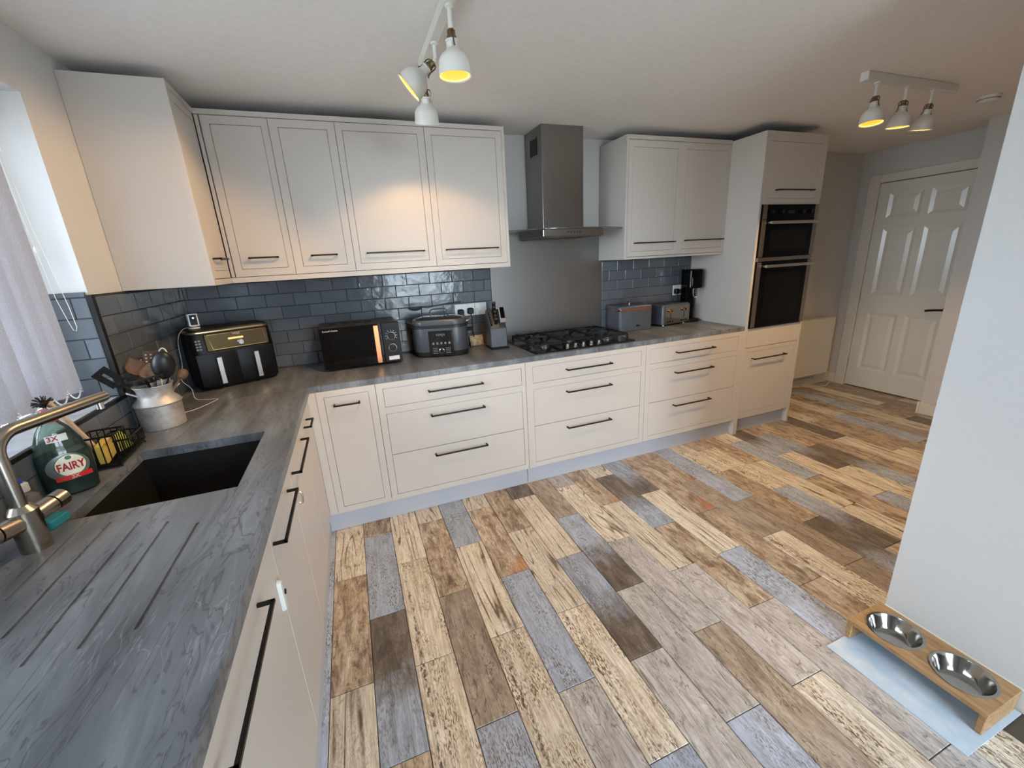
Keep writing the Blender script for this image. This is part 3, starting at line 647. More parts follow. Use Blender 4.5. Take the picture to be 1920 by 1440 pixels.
for sgn, nm in ((1, 0), (-1, 1)):
    a = hx*0.02*sgn+Vector((0, 0, 0.075)); b = hx*0.062*sgn+Vector((0, 0, 0.079)); c_ = hx*0.066*sgn+Vector((0, 0, 0.0795)); e = hx*0.092*sgn+Vector((0, 0, 0.082))
    h = G().tube([a, b], 0.0215, 20).build('handle', tap_m, tp); G().tube([c_, e, e+hx*0.004*sgn], [0.0215, 0.0215, 0.017], 20).build('handle_cap', tap_m, h)
lv = G().tube([(-0.012, 0.02, 0.088), (-0.03, 0.06, 0.094), (-0.045, 0.095, 0.098)], 0.005, 10); lv.build('lever', tap_m, tp)

# ---------------------------------------------------------------- blind
fab = NT('blind_fabric'); v = fab.coord(); n = fab.noise(v, 400, 3)
tr_ = fab.n.new('ShaderNodeBsdfTranslucent'); mx = fab.n.new('ShaderNodeMixShader'); mx.inputs[0].default_value = 0.15
colr = fab.ramp(n, [(0.3, (166, 167, 174)), (0.7, (190, 191, 198))]); fab.bs(Base_Color=colr, Roughness=0.9); fab.l.new(colr, tr_.inputs[0])
fab.l.new(fab.b.outputs[0], mx.inputs[1]); fab.l.new(tr_.outputs[0], mx.inputs[2]); fab.l.new(mx.outputs[0], fab.n['Material Output'].inputs[0]); fab.bump(n, 0.2, 0.001)
vb = thing('vertical_blind', 'pale fabric vertical blind with beaded bottom chain in the sink window', 'blind', (-0.125, WY1, 0))
G().box(-0.022, 0.022, WY0-WY1+0.01, -0.02, WZ1-0.045, WZ1-0.002).build('headrail', white_pl, vb, bevel=0.004, smooth=False)
th_ = math.radians(54); sdx, sdy = math.sin(th_), math.cos(th_)
sl = G(); z0s, z1s = 1.108, 2.062
def slat_section(z, off): return [(-0.0445*sdx+off*sdy*0, -0.0445*sdy, z), (0.0445*sdx, 0.0445*sdy, z)]
pts2 = []
nx, ny = sdy*0.0006, -sdx*0.0006
for s_, bow in ((-1, 0), (-0.5, 0.003), (0, 0.004), (0.5, 0.003), (1, 0)):
    pts2.append((0.0445*s_*sdx+bow*sdy, 0.0445*s_*sdy-bow*sdx))
poly = [(x+nx, y+ny) for x, y in pts2]+[(x-nx, y-ny) for x, y in reversed(pts2)]
sl.prism(poly, z0s, z1s)
hemp = [(x+nx*2.6, y+ny*2.6) for x, y in pts2]+[(x-nx*2.6, y-ny*2.6) for x, y in reversed(pts2)]
sl.prism(hemp, z0s-0.0005, z0s+0.042)
slat = sl.build('slat', fab.m, vb, smooth=False)
nsl = 29; SY = [-0.078-0.083*i for i in range(nsl)]
for i, yy in enumerate(SY):
    o = slat if i == 0 else copy_obj(slat, vb)
    o.location = (R.uniform(-0.003, 0.003), yy, 0); o.rotation_euler = (0, 0, R.uniform(-0.10, 0.10))
g = G()
for i in range(7):
    a = Vector((0.0445*sdx, SY[i]+0.0445*sdy, z0s+0.022)); b = Vector((0.0445*sdx, SY[i+1]+0.0445*sdy, z0s+0.022))
    for k in range(15):
        f = k/15; p = a.lerp(b, f); p.z -= 0.036*4*f*(1-f); g.sphere(tuple(p), 0.0031, n=6, k=4)
bc_ = g.build('bead_chain', white_pl, vb); bc_['kind'] = 'stuff'
def sag(a, b, drop, n=14, ax=Vector((0,0,-1))):
    a, b = Vector(a), Vector(b); return [a.lerp(b, i/n)+ax*drop*4*(i/n)*(1-i/n) for i in range(n+1)]
cord = [(0.03, -0.035, 2.07), (0.032, -0.03, 1.75), (0.04, -0.022, 1.45), (0.05, -0.016, 1.36), (0.055, -0.016, 1.335), (0.062, -0.016, 1.33), (0.068, -0.017, 1.345), (0.066, -0.018, 1.42), (0.045, -0.024, 1.7), (0.035, -0.03, 2.07)]
G().tube(cord, 0.0011, 6).build('pull_cord', white_pl, vb)
G().sphere((0.036, -0.026, 1.62), 0.006, 0.006, 0.012).build('cord_joiner', white_pl, vb)

# ---------------------------------------------------------------- track lights
shade_m = mat('lamp_white', (222, 221, 214), 0.35)
bm_ = NT('bulb_face'); v = bm_.coord(); 
bm_.bs(Base_Color=c4((235, 180, 60)), Roughness=0.4, Emission_Color=(1.0, 0.50, 0.045, 1), Emission_Strength=0.75); bulb_m = bm_.m
rim_ = NT('bulb_rim'); rim_.bs(Base_Color=c4((255, 230, 150)), Emission_Color=(1.0, 0.72, 0.22, 1), Emission_Strength=1.0); rim_m = rim_.m
def spot_head(track, p, ax, power, twist=0.0, blend=0.35, cone=118):
    """p: mounting point under the track; ax: direction the lamp shines"""
    p = Vector(p); ax = Vector(ax).normalized(); knee = p+Vector((0, 0, -0.052)); neck = knee+ax*0.018
    mt = axis_m(tuple(neck), ax)                                           # local z = shining direction, 0 at the socket
    sh = G(); prof = [(0.019, 0.022), (0.0205, 0.024), (0.0205, 0.028), (0.018, 0.030), (0.019, 0.046), (0.026, 0.054), (0.040, 0.064), (0.048, 0.078), (0.051, 0.098), (0.0525, 0.122), (0.0555, 0.124)]
    inner = [(0.0535, 0.1235), (0.0505, 0.121), (0.049, 0.098), (0.046, 0.080), (0.030, 0.064), (0.015, 0.056)]
    sh.lathe(prof+inner, 32, mt, cap0=False, cap1=True); s_ = sh.build('lamp_shade', shade_m, track)
    st = G(); st.tube([p+Vector((0,0,0.002)), p+Vector((0,0,-0.006)), p+Vector((0,0,-0.010))], [0.014, 0.014, 0.008], 14); st.tube([p+Vector((0,0,-0.008)), p+Vector((0,0,-0.043)), knee], [0.0075, 0.0075, 0.0085], 12); st.tube([knee, neck], 0.0085, 12); st.build('stem', shade_m, s_)
    br = G(); br.lathe([(0.010, -0.006), (0.013, -0.002), (0.013, 0.010), (0.016, 0.014), (0.016, 0.024)], 16, mt)
    for sg in (-1, 1):
        br.tube([mt @ Vector((0.008*sg, 0, -0.004)), mt @ Vector((0.020*sg, 0, 0.0)), mt @ Vector((0.024*sg, 0, 0.008)), mt @ Vector((0.022*sg, 0, 0.028)), mt @ Vector((0.024*sg, 0, 0.040)), mt @ Vector((0.030*sg, 0, 0.046))], 0.0024, 8)
    br.build('bracket', brass_m, s_)
    bl = G(); bl.lathe([(0.0, 0.1195), (0.040, 0.1195), (0.0465, 0.1175), (0.044, 0.09), (0.028, 0.066)], 28, mt, cap0=False); b_ = bl.build('bulb', bulb_m, s_)
    rr = G(); rr.lathe([(0.0455, 0.1198), (0.0485, 0.1212), (0.0485, 0.117), (0.0455, 0.118)], 28, mt, cap0=False, cap1=False); rr.build('bulb_rim', rim_m, s_)
    l = bpy.data.lights.new('lamp_light', 'SPOT'); l.energy = power; l.color = (1.0, 0.60, 0.24); l.spot_size = math.radians(cone); l.spot_blend = blend; l.shadow_soft_size = 0.03
    lo = bpy.data.objects.new('lamp_light', l); C.objects.link(lo); lo.parent = s_
    lo.matrix_local = axis_m(tuple(neck+ax*0.127), -ax)
    return s_, mt
t1 = thing('track_light', 'white three-lamp ceiling track nearest the camera, over the worktop corner', 'light', (0, 0, 0))
G().box(1.318, 1.352, -1.62, -0.945, 2.281, ZC-0.0005).build('track', shade_m, t1, bevel=0.002, smooth=False)
P1 = 21.0
s_, mt = spot_head(t1, (1.335, -1.437, 2.281), (0.02, 0.02, -1), P1)

spot_head(t1, (1.335, -1.193, 2.281), (-0.74, 0.22, -0.64), P1*1.25, cone=88, blend=0.5)
spot_head(t1, (1.335, -0.955, 2.281), (0.04, 0.36, -0.93), P1*0.5)
t2 = thing('track_light', 'white three-lamp ceiling track at the far end, near the door', 'light', (0, 0, 0))
g = G(); g.box(3.505, 4.29, -1.367, -1.333, 2.281, ZC-0.0005); g.build('track', shade_m, t2, bevel=0.002, smooth=False)
G().box(3.500, 3.5055, -1.369, -1.331, 2.279, ZC-0.0004).build('end_cap', white_pl, t2, smooth=False)
P2 = 18.0
spot_head(t2, (3.608, -1.35, 2.281), (-0.07, -0.06, -0.97), P2)
spot_head(t2, (3.855, -1.35, 2.281), (0.015, 0.07, -0.97), P2)
spot_head(t2, (4.088, -1.35, 2.281), (0.03, 0.16, -0.97), P2)
# smoke alarm
sa = thing('smoke_alarm', 'round white smoke alarm on the ceiling above the doorway', 'alarm', (4.79, -1.29, ZC))
g = G(); g.lathe([(0.058, -0.0005), (0.058, -0.010), (0.052, -0.014), (0.050, -0.026), (0.042, -0.034), (0.0, -0.036)], 28); g.build('body', white_pl, sa)
g = G(); g.lathe([(0.0515, -0.015), (0.0525, -0.0165), (0.0525, -0.0185), (0.0515, -0.020)], 28, cap0=False, cap1=False); g.build('vent_ring', mat('vent_grey', (120, 118, 114), 0.6), sa)

# ---------------------------------------------------------------- radiator and pipes
rd = thing('radiator', 'white panel radiator on the alcove wall beside the oven tower', 'radiator', (4.62, -0.03, 0.14))
g = G(); g.box(0, 1.035, -0.072, -0.058, 0, 0.608); g.box(0, 1.035, -0.018, -0.004, 0, 0.608); g.build('panel', gloss_white, rd, bevel=0.004, smooth=False)
g = G()
for k in range(26): g.box(0.012+k*0.039, 0.040+k*0.039, -0.057, -0.019, 0.600, 0.606)
g.box(0, 1.035, -0.0575, -0.0545, 0.56, 0.61); g.build('top_grille', gloss_white, rd, smooth=False)
G().box(1.0352, 1.039, -0.072, -0.004, 0, 0.608).build('side_cover', gloss_white, rd, smooth=False)
g = G(); g.tube([(4.42, -0.04, 0.085), (5.60, -0.04, 0.075)], 0.0075, 10); g.tube([(5.56, -0.04, 0.075), (5.56, -0.045, 0.139)], 0.0075, 10)
tag(g.build('heating_pipe', gloss_white), 'thin white heating pipe running under the radiator', 'pipe')
tag(G().tube([(4.45, -0.09, 0.004), (4.9, -0.10, 0.02), (5.2, -0.07, 0.035), (5.45, -0.10, 0.006), (5.62, -0.14, 0.004), (5.74, -0.10, 0.02), (5.79, -0.06, 0.05)], 0.0035, 8).build('cable', white_pl), 'white cable trailing over the floor under the radiator', 'cable')

# ---------------------------------------------------------------- appliances on the back worktop
def flat_text(parent, name, txt, size, m, matl):
    tv, tf = text_mesh(txt, size); return G().add(tv, tf, m).build(name, matl, parent, smooth=False)
# front-facing text matrix: text x -> x, text y -> z, normal -> -y
def front(x, y, z): return T(x, y, z) @ RX(PI/2)
pale_print = mat('pale_print', (200, 200, 198), 0.4)
grey_print = mat('grey_print', (120, 120, 120), 0.4)
# air fryer
af = thing('air_fryer', 'black two-drawer air fryer with a bronze control panel in the worktop corner', 'air fryer', (0.226, -0.222, ZW+0.0005), math.radians(25))
g = G(); g.rrect(0.198, 0.124, 0.045, [(0.006, -0.012), (0.03, 0.0), (0.20, 0.002), (0.255, 0.000), (0.305, -0.004), (0.325, -0.016)], seg=7); g.build('body', blackpl, af)
g = G(); g.rrect(0.196, 0.122, 0.044, [(0.3065, 0.0005), (0.309, 0.003), (0.315, 0.003), (0.319, 0.0)], seg=7); g.build('rim_band', mat('champagne', (176, 160, 128), 0.28, 1.0), af)
bronze = mat('bronze_panel', (84, 70, 48), 0.33, 0.85)
cpn = G().box(-0.130, 0.172, -0.1305, -0.122, 0.208, 0.303).build('control_panel', bronze, af, bevel=0.004, smooth=False)
G().tube([(-0.115, -0.1315, 0.296), (0.150, -0.1315, 0.296), (0.158, -0.1315, 0.216), (-0.100, -0.1315, 0.216)], 0.0012, 6, closed=True).build('panel_line', mat('gold_line', (226, 190, 110), 0.3, 0.9), cpn)
g = G(); g.lathe([(0.016, 0), (0.016, 0.010), (0.0125, 0.012), (0.0125, 0.018), (0.0, 0.0185)], 24, T(0.030, -0.1305, 0.240) @ RX(PI/2)); g.build('dial', chrome, af)
G().box(-0.024, 0.048, -0.1318, -0.1307, 0.260, 0.270).build('display', mat('lit_display', (240, 200, 110), 0.3, Emission_Color=(1, 0.75, 0.3, 1), Emission_Strength=0.35), cpn, smooth=False)
flat_text(cpn, 'lettering', 'NINJA', 0.014, front(0.018, -0.1312, 0.288), pale_print)
g = G()
for i in range(4):
    for j in range(2): g.box(-0.172+j*0.014, -0.162+j*0.014, -0.1262, -0.1245, 0.222+i*0.015, 0.230+i*0.015)
g.build('key_print', grey_print, af, smooth=False)
for sx_ in (-1, 1):
    dd = G(); dd.box(-0.092+0.0935*sx_, 0.092+0.0935*sx_, -0.1285, -0.118, 0.022, 0.200); dob = dd.build('drawer', mat('fryer_black', (10, 10, 11), 0.4, Specular_IOR_Level=0.2), af, bevel=0.006, seg=2, smooth=True)
    h = G(); h.box(-0.0135+0.089*sx_, 0.0135+0.089*sx_, -0.153, -0.146, 0.03, 0.178); h.box(-0.009+0.089*sx_, 0.009+0.089*sx_, -0.147, -0.128, 0.10, 0.170); h.build('handle', steel, dob, bevel=0.003, smooth=False)
g = G()
for x in (-0.13, 0.13):
    for y in (-0.08, 0.08): g.cyl((x, y, 0.0), (x, y, 0.008), 0.012)
g.build('foot', rubber, af)
# small camera on the air fryer
scp = Vector((0.100, -0.275, ZW+0.3265))
sc_ = thing('security_camera', 'small white indoor camera standing on top of the air fryer', 'camera', tuple(scp), math.radians(28))
g = G(); g.lathe([(0.026, 0.0), (0.026, 0.006), (0.012, 0.009), (0.008, 0.014)], 20); g.build('base', white_pl, sc_)
g = G(); g.rrect(0.024, 0.022, 0.006, [(0.013, -0.002), (0.015, 0), (0.078, 0), (0.080, -0.002)]); g.build('body', white_pl, sc_)
fp = G().box(-0.016, 0.016, -0.0245, -0.0221, 0.020, 0.074).build('face_plate', mat('camera_face', (6, 10, 28), 0.08), sc_, bevel=0.002, smooth=False)
g = G(); g.lathe([(0.004, 0), (0.004, 0.001), (0, 0.001)], 12, T(0, -0.0247, 0.058) @ RX(PI/2)); g.build('status_light', mat('status_led', (220, 235, 255), 0.3, Emission_Color=(0.7, 0.85, 1, 1), Emission_Strength=3.0), fp)
cb = [(0.075, -0.268, ZW+0.333), (0.045, -0.285, ZW+0.325), (0.022, -0.31, ZW+0.27), (0.022, -0.34, ZW+0.15), (0.03, -0.43, ZW+0.09), (0.085, -0.50, ZW+0.05), (0.11, -0.56, ZW+0.01), (0.16, -0.585, ZW+0.004), (0.215, -0.60, ZW+0.004), (0.20, -0.66, ZW+0.004), (0.155, -0.75, ZW+0.004), (0.09, -0.79, ZW+0.004)]
def smooth_path(p, n=5):
    p = [Vector(q) for q in p]; out = []
    for i in range(len(p)-1):
        a, b, c_, d_ = p[max(i-1,0)], p[i], p[i+1], p[min(i+2,len(p)-1)]
        for k in range(n):
            t_ = k/n; out.append(0.5*((2*b)+(c_-a)*t_+(2*a-5*b+4*c_-d_)*t_*t_+(3*b-a-3*c_+d_)*t_**3))
    out.append(p[-1]); return out
tag(G().tube(smooth_path(cb), 0.0017, 6).build('camera_cable', mat('cable_grey', (205, 200, 192), 0.5)), 'thin white cable of the small camera running down beside the milk churn', 'cable')
# microwave
mw = thing('microwave', 'black microwave with a mirror door and copper handle strip', 'microwave', (0.704, -0.299, ZW+0.0005), math.radians(1.5))
MW_, MD_, MH_ = 0.46, 0.27, 0.262
G().box(0, MW_, 0.002, MD_, 0.012, MH_).build('body', mat('microwave_body', (46, 45, 46), 0.4), mw, bevel=0.003, smooth=False)
g = G()
for k in range(4): g.box(0.06+k*0.07, 0.10+k*0.07, 0.12, 0.16, MH_, MH_+0.0015)
g.build('top_vents', rubber, mw, smooth=False)
dm = NT('mirror_door'); dm.bs(Base_Color=c4((44, 42, 41)), Metallic=0.85, Roughness=0.07)
dmw = G().box(0.001, 0.352, -0.018, 0.0, 0.014, MH_-0.002).build('door', dm.m, mw, bevel=0.002, smooth=False)
G().box(0.055, 0.265, -0.0195, -0.0183, 0.045, MH_-0.03).build('window', mat('microwave_window', (10, 10, 11), 0.05), dmw, smooth=False)
G().box(0.305, 0.335, -0.024, -0.0183, 0.016, MH_-0.010).build('handle_strip', copper, dmw, bevel=0.002, smooth=False)
cpm = G().box(0.3535, MW_, -0.016, 0.001, 0.014, MH_-0.002).build('control_panel', mat('mw_panel', (13, 12, 12), 0.4, Specular_IOR_Level=0.25), mw, bevel=0.002, smooth=False)
for z in (0.178, 0.103):
    g = G(); g.lathe([(0.026, 0), (0.026, 0.003), (0.022, 0.004)], 28, T(0.407, -0.0162, z) @ RX(PI/2), cap0=False, cap1=False); k_ = G().lathe([(0.019, 0.0), (0.018, 0.014), (0, 0.0145)], 24, T(0.407, -0.0162, z) @ RX(PI/2)).build('dial', blackpl, mw); g.build('dial_ring', chrome, k_)
g = G()
for k in range(9):
    a = PI*(1.15-1.3*k/8); g.box(-0.003, 0.003, -0.0006, 0.0006, -0.0012, 0.0012, T(0.407+0.034*math.cos(a), -0.0167, 0.178+0.034*math.sin(a)))
g.build('dial_marks', pale_print, cpm, smooth=False)
G().box(0.377, 0.441, -0.0172, -0.0163, 0.026, 0.050).build('rating_sticker', mat('sticker_white', (226, 222, 226), 0.5), cpm, smooth=False)
flat_text(dmw, 'lettering', 'Russell Hobbs', 0.015, front(0.062, -0.0186, MH_-0.018), pale_print)
g = G()
for x in (0.04, 0.42):
    for y in (0.03, 0.24): g.cyl((x, y, 0), (x, y, 0.013), 0.012)
g.build('foot', rubber, mw)
# slow cooker
slate_bl = mat('slate_blue_enamel', (74, 80, 87), 0.35, 0.1)
sc = thing('slow_cooker', 'slate grey slow cooker with glass lid and black control panel', 'slow cooker', (1.447, -0.175, ZW+0.0005), math.radians(-17))
g = G(); g.rrect(0.178, 0.122, 0.085, [(0.002, -0.008), (0.008, 0.0), (0.036, 0.003)], seg=8); g.build('base', rubber, sc)
g = G(); g.rrect(0.180, 0.124, 0.085, [(0.0365, 0.0), (0.042, 0.002), (0.18, 0.004), (0.192, 0.002)], seg=8); g.build('body', slate_bl, sc)
g = G(); g.rrect(0.188, 0.130, 0.09, [(0.1925, 0.0), (0.196, 0.004), (0.204, 0.004), (0.207, 0.0)], seg=8); g.build('rim', mat('cooker_rim', (38, 42, 48), 0.4), sc)
g = G(); g.rrect(0.180, 0.122, 0.085, [(0.2075, 0.0), (0.215, 0.003), (0.236, 0.0), (0.244, -0.006)], seg=8); lid = g.build('lid', slate_bl, sc)
lg = NT('lid_glass'); lg.bs(Base_Color=c4((40, 44, 48)), Roughness=0.05)
g = G(); g.rrect(0.160, 0.102, 0.07, [(0.2445, -0.002), (0.250, -0.01), (0.256, -0.04)], seg=8); g.build('lid_glass', lg.m, lid)
g = G(); g.tube(smooth_path([(-0.055, 0, 0.25), (-0.058, 0, 0.285), (-0.04, 0, 0.302), (0.04, 0, 0.302), (0.058, 0, 0.285), (0.055, 0, 0.25)]), 0.0042, 10); g.build('lid_handle', chrome, lid)
for sg in (-1, 1):
    g = G(); g.tube(smooth_path([(0.172*sg, -0.045, 0.214), (0.205*sg, -0.03, 0.226), (0.212*sg, 0.0, 0.228), (0.205*sg, 0.03, 0.226), (0.172*sg, 0.045, 0.214)]), 0.0055, 10); g.build('pot_handle', steel, sc)
    g = G(); g.box(0.178*sg-0.012, 0.178*sg+0.03*sg+0.012, -0.04, 0.04, 0.15, 0.166); g.build('side_handle', rubber, sc, bevel=0.004, smooth=False)
pan = G().rrect(0.078, 0.012, 0.005, [(0, 0), (0.16, 0)], T(0.012, -0.126, 0.016)).build('control_panel', mat('cooker_panel', (20, 20, 21), 0.25), sc)
flat_text(pan, 'lettering', 'NINJA', 0.022, front(0.012, -0.1387, 0.150), grey_print)
g = G(); g.lathe([(0.014, 0), (0.014, 0.008), (0.011, 0.010), (0, 0.0105)], 20, T(0.012, -0.138, 0.045) @ RX(PI/2)); g.build('dial', blackpl, pan)
g = G(); g.lathe([(0.017, 0), (0.017, 0.004), (0.0145, 0.005), (0.0145, 0)], 24, T(0.012, -0.138, 0.045) @ RX(PI/2), cap0=False, cap1=False); g.build('dial_ring', chrome, pan)
g = G()
for i in range(4):
    for sx_ in (-1, 1): g.box(0.012+sx_*0.042-0.016, 0.012+sx_*0.042+0.016, -0.1389, -0.1383, 0.028+i*0.011, 0.031+i*0.011)
for i in range(5): g.box(-0.045+i*0.026, -0.033+i*0.026, -0.1389, -0.1383, 0.088, 0.102)
g.build('key_print', grey_print, pan, smooth=False)
# spoon resting on the lid handle
spn = thing('slotted_spoon', 'dark slotted spoon resting across the lid of the slow cooker', 'spoon', (1.30, -0.155, ZW+0.328), math.radians(2))
spoon_m = mat('nylon_dark', (52, 56, 62), 0.45)
g = G()
for i in range(9): pass
def spoon_bowl(rx, ry, rz, c_=(0,0,0), n=20, k=8, thick=0.003):
    g = G(); rings = []
    for a in range(k+1):
        f = a/k*PI/2; rr = math.sin(f+0.03 if a == 0 else f); zz = -math.cos(f)
        rings.append([(c_[0]+rx*rr*math.cos(2*PI*i/n), c_[1]+ry*rr*math.sin(2*PI*i/n), c_[2]+rz*zz) for i in range(n)])
    inn = [[(c_[0]+(x-c_[0])*0.93, c_[1]+(y-c_[1])*0.93, c_[2]+(z-c_[2])*0.88+0.0005) for x, y, z in r] for r in reversed(rings)]
    g.loft(rings+inn); return g
bo = spoon_bowl(0.05, 0.032, 0.026); bo.build('bowl', spoon_m, spn)
G().tube(smooth_path([(0.046, 0, -0.004), (0.075, 0, -0.012), (0.11, 0, -0.008), (0.20, 0, 0.002), (0.315, 0, 0.008)]), [0.005]*21, 8).build('handle', spoon_m, spn)
g = G()
for i in range(3): g.box(-0.025, 0.025, -0.014+i*0.011, -0.009+i*0.011, -0.0235, -0.0195)
g.build('slot', mat('slot_dark', (25, 26, 28), 0.6), spn, smooth=False)
# sockets on the back wall
def plate(label, x0, x1, z0, z1, group, holes, screws):
    t = thing('wall_socket', label, 'socket', ((x0+x1)/2, -0.0115, (z0+z1)/2), 0, group); hx_, hz_ = (x1-x0)/2, (z1-z0)/2
    G().box(-hx_, hx_, -0.008, 0, -hz_, hz_).build('plate', white_pl, t, bevel=0.002, smooth=False)
    for a, b in holes: G().box(a-0.007, a+0.007, -0.0115, -0.008, b-0.011, b+0.011).build('switch', white_pl, t, bevel=0.001, smooth=False)
    for a, b in screws: G().cyl((a, -0.0083, b), (a, -0.0078, b), 0.004, n=10).build('screw', steel, t)
plate('white double wall socket with two black plugs behind the slow cooker', 1.596, 1.745, 1.126, 1.213, None, [(-0.014, 0.024), (0.014, 0.024)], [])
plate('white single switch plate next to the double socket left of the steel sheet', 1.7465, 1.834, 1.126, 1.213, None, [(0.0, 0.0)], [(-0.030, 0), (0.030, 0)])
plate('white wall socket with a plug between toaster and black drinks machine', 3.552, 3.645, 1.127, 1.214, None, [(0.03, 0.02)], [])
def plug(label, x, z, cab_pts):
    t = thing('plug', label, 'plug', (x, -0.0197, z), 0, None)
    g = G(); g.rrect(0.0225, 0.0225, 0.012, [(0, 0), (0.024, -0.001), (0.03, -0.006)], RX(PI/2)); g.build('plug_body', blackpl, t)
    G().tube(smooth_path([(p[0]-x, p[1]+0.0197, p[2]-z) for p in cab_pts]), 0.0035, 8).build('cord', rubber, t)
plug('left black plug in the double socket behind the slow cooker', 1.636, 1.155, [(1.636, -0.036, 1.14), (1.636, -0.045, 1.09), (1.60, -0.03, 1.0), (1.55, -0.02, 0.93)])
plug('right black plug in the double socket, beside the switch plate', 1.708, 1.160, [(1.708, -0.036, 1.145), (1.712, -0.045, 1.09), (1.712, -0.04, 1.02), (1.72, -0.03, 0.95), (1.70, -0.03, 0.915)])
plug('black plug in the socket above the toaster', 3.583, 1.162, [(3.583, -0.036, 1.145), (3.585, -0.044, 1.10), (3.588, -0.03, 1.04), (3.56, -0.02, 0.99)])
# pale leaflet standing behind the knife block
tag(G().box(-0.05, 0.05, -0.001, 0.001, 0, 0.075, T(1.735, -0.055, ZW+0.0015) @ RX(-0.35)).build('leaflet', mat('leaflet_paper', (168, 150, 124), 0.7, var=0.2, bscale=40), smooth=False), 'small folded cream leaflet propped against the tiles beside the knife block', 'paper')
# knife block
kb = thing('knife_block', 'dark grey knife block with black handled knives beside the hob', 'knife block', (1.835, -0.215, ZW+0.0005), math.radians(-4))
kbm = mat('knife_block_grey', (58, 62, 68), 0.4)
prof = [(-0.066, 0.012), (0.085, 0.012), (0.095, 0.16), (0.065, 0.262), (0.045, 0.262), (-0.062, 0.145)]
g = G(); g.add([(-0.058, y, z) for y, z in prof]+[(0.058, y, z) for y, z in prof], [tuple(range(6)), tuple(range(11, 5, -1))]+[(i, (i+1)%6, 6+(i+1)%6, 6+i) for i in range(6)]); g.build('body', kbm, kb, bevel=0.004, smooth=False)
G().box(-0.066, 0.066, -0.078, 0.09, 0.0, 0.0115).build('base', blackpl, kb, bevel=0.003, smooth=False)
n_ = Vector((0, -0.117, 0.107)).normalized()                     # slope normal (front/up)
up = Vector((0, 0.107, 0.117)).normalized()
slope0 = Vector((0, -0.062, 0.145))
pm_ = axis_m((0.0335, -0.012, 0.218), tuple(Vector((0, -0.5, 0.25))))
dg_ = G().box(-0.021, 0.021, -0.030, -0.014, -0.064, 0.050, T(0.034, -0.028, 0.232) @ RX(-0.42)); dsp = dg_.build('digital_holder', mat('holder_grey', (150, 150, 150), 0.35, 0.6), kb, bevel=0.003, smooth=False)
G().box(-0.0145, 0.0145, -0.0312, -0.0302, -0.034, 0.044, T(0.034, -0.028, 0.232) @ RX(-0.42)).build('screen', blackgl, dsp, smooth=False)
G().box(-0.050, 0.010, -0.0009, 0.0009, 0.006, 0.150, T(-0.0, -0.062, 0.145) @ RX(-math.atan2(0.107, 0.117))).build('slot_plate', mat('slot_plate_grey', (120, 112, 102), 0.4, 0.6), kb, smooth=False)
kmat = T(1.835, -0.215, ZW+0.0005) @ RZ(math.radians(-4))
k_labels = [('tallest', 0.082, 0.132), ('second', 0.068, 0.108), ('third', 0.056, 0.085), ('fourth', 0.046, 0.062), ('fifth', 0.038, 0.040)]
steak = [(-0.044, 0.026+0.019*i) for i in range(6)]
knife_dir = (n_*0.75+Vector((0, 0.02, 0.9))*0.55).normalized()
for nm, L, s_ in k_labels:
    p = slope0+up*s_+Vector((-0.010, 0, 0))+n_*0.001
    t = thing('kitchen_knife', 'black-handled kitchen knife in the block, %s from the top' % {'tallest':'first','second':'second','third':'third','fourth':'fourth','fifth':'lowest and fifth'}[nm], 'knife', tuple(kmat @ p), math.radians(-4), 'large knives in the block')
    hh = G(); a = Vector((0,0,0)); b = knife_dir*L
    hh.tube([a, a+(b-a)*0.12, a+(b-a)*0.5, a+(b-a)*0.9, b], [0.0110, 0.0115, 0.0100, 0.0120, 0.0105], 10); hh.build('handle', blackpl, t)
    G().tube([b, b+knife_dir*0.005], 0.0112, 10).build('end_cap', steel, t)
for i, (x, s_) in enumerate(steak):
    p = slope0+up*s_+Vector((x, 0, 0))+n_*0.001
    t = thing('steak_knife', 'small steel-capped steak knife, %s in the left row of the knife block' % ('lowest', 'second from the bottom', 'third from the bottom', 'third from the top', 'second from the top', 'topmost')[i], 'knife', tuple(kmat @ p), math.radians(-4), 'steak knives in the block')
    G().tube([(0,0,0), tuple(knife_dir*0.022)], 0.0055, 8).build('handle', blackpl, t); G().tube([tuple(knife_dir*0.022), tuple(knife_dir*0.027)], 0.006, 8).build('end_cap', steel, t)
# bread bin
bb = thing('bread_bin', 'slate grey bread bin with a copper band and round lid knob', 'bread bin', (3.002, -0.148, ZW+0.0005), math.radians(-6))
g = G(); g.rrect(0.148, 0.105, 0.022, [(0.0, -0.003), (0.003, 0), (0.160, 0.0)]); g.build('body', slate_bl, bb)
g = G(); g.rrect(0.148, 0.105, 0.022, [(0.1605, 0.001), (0.163, 0.0025), (0.171, 0.0025), (0.173, 0.001)]); g.build('copper_band', copper, bb)
g = G(); g.rrect(0.148, 0.105, 0.022, [(0.1735, 0.0), (0.190, -0.001), (0.197, -0.006), (0.200, -0.016)]); ld = g.build('lid', slate_bl, bb)
g = G(); g.lathe([(0.006, 0.199), (0.006, 0.212), (0.016, 0.218), (0.0185, 0.227), (0.012, 0.236), (0, 0.238)], 18); g.build('knob', chrome, ld)
g = G(); g.lathe([(0.018, 0), (0.018, 0.0008), (0, 0.0008)], 20, T(0.02, -0.1052, 0.04) @ RX(PI/2) @ Matrix.Diagonal((1, 0.5, 1, 1))); g.build('badge', mat('badge_dark', (40, 42, 46), 0.3, 0.5), bb)
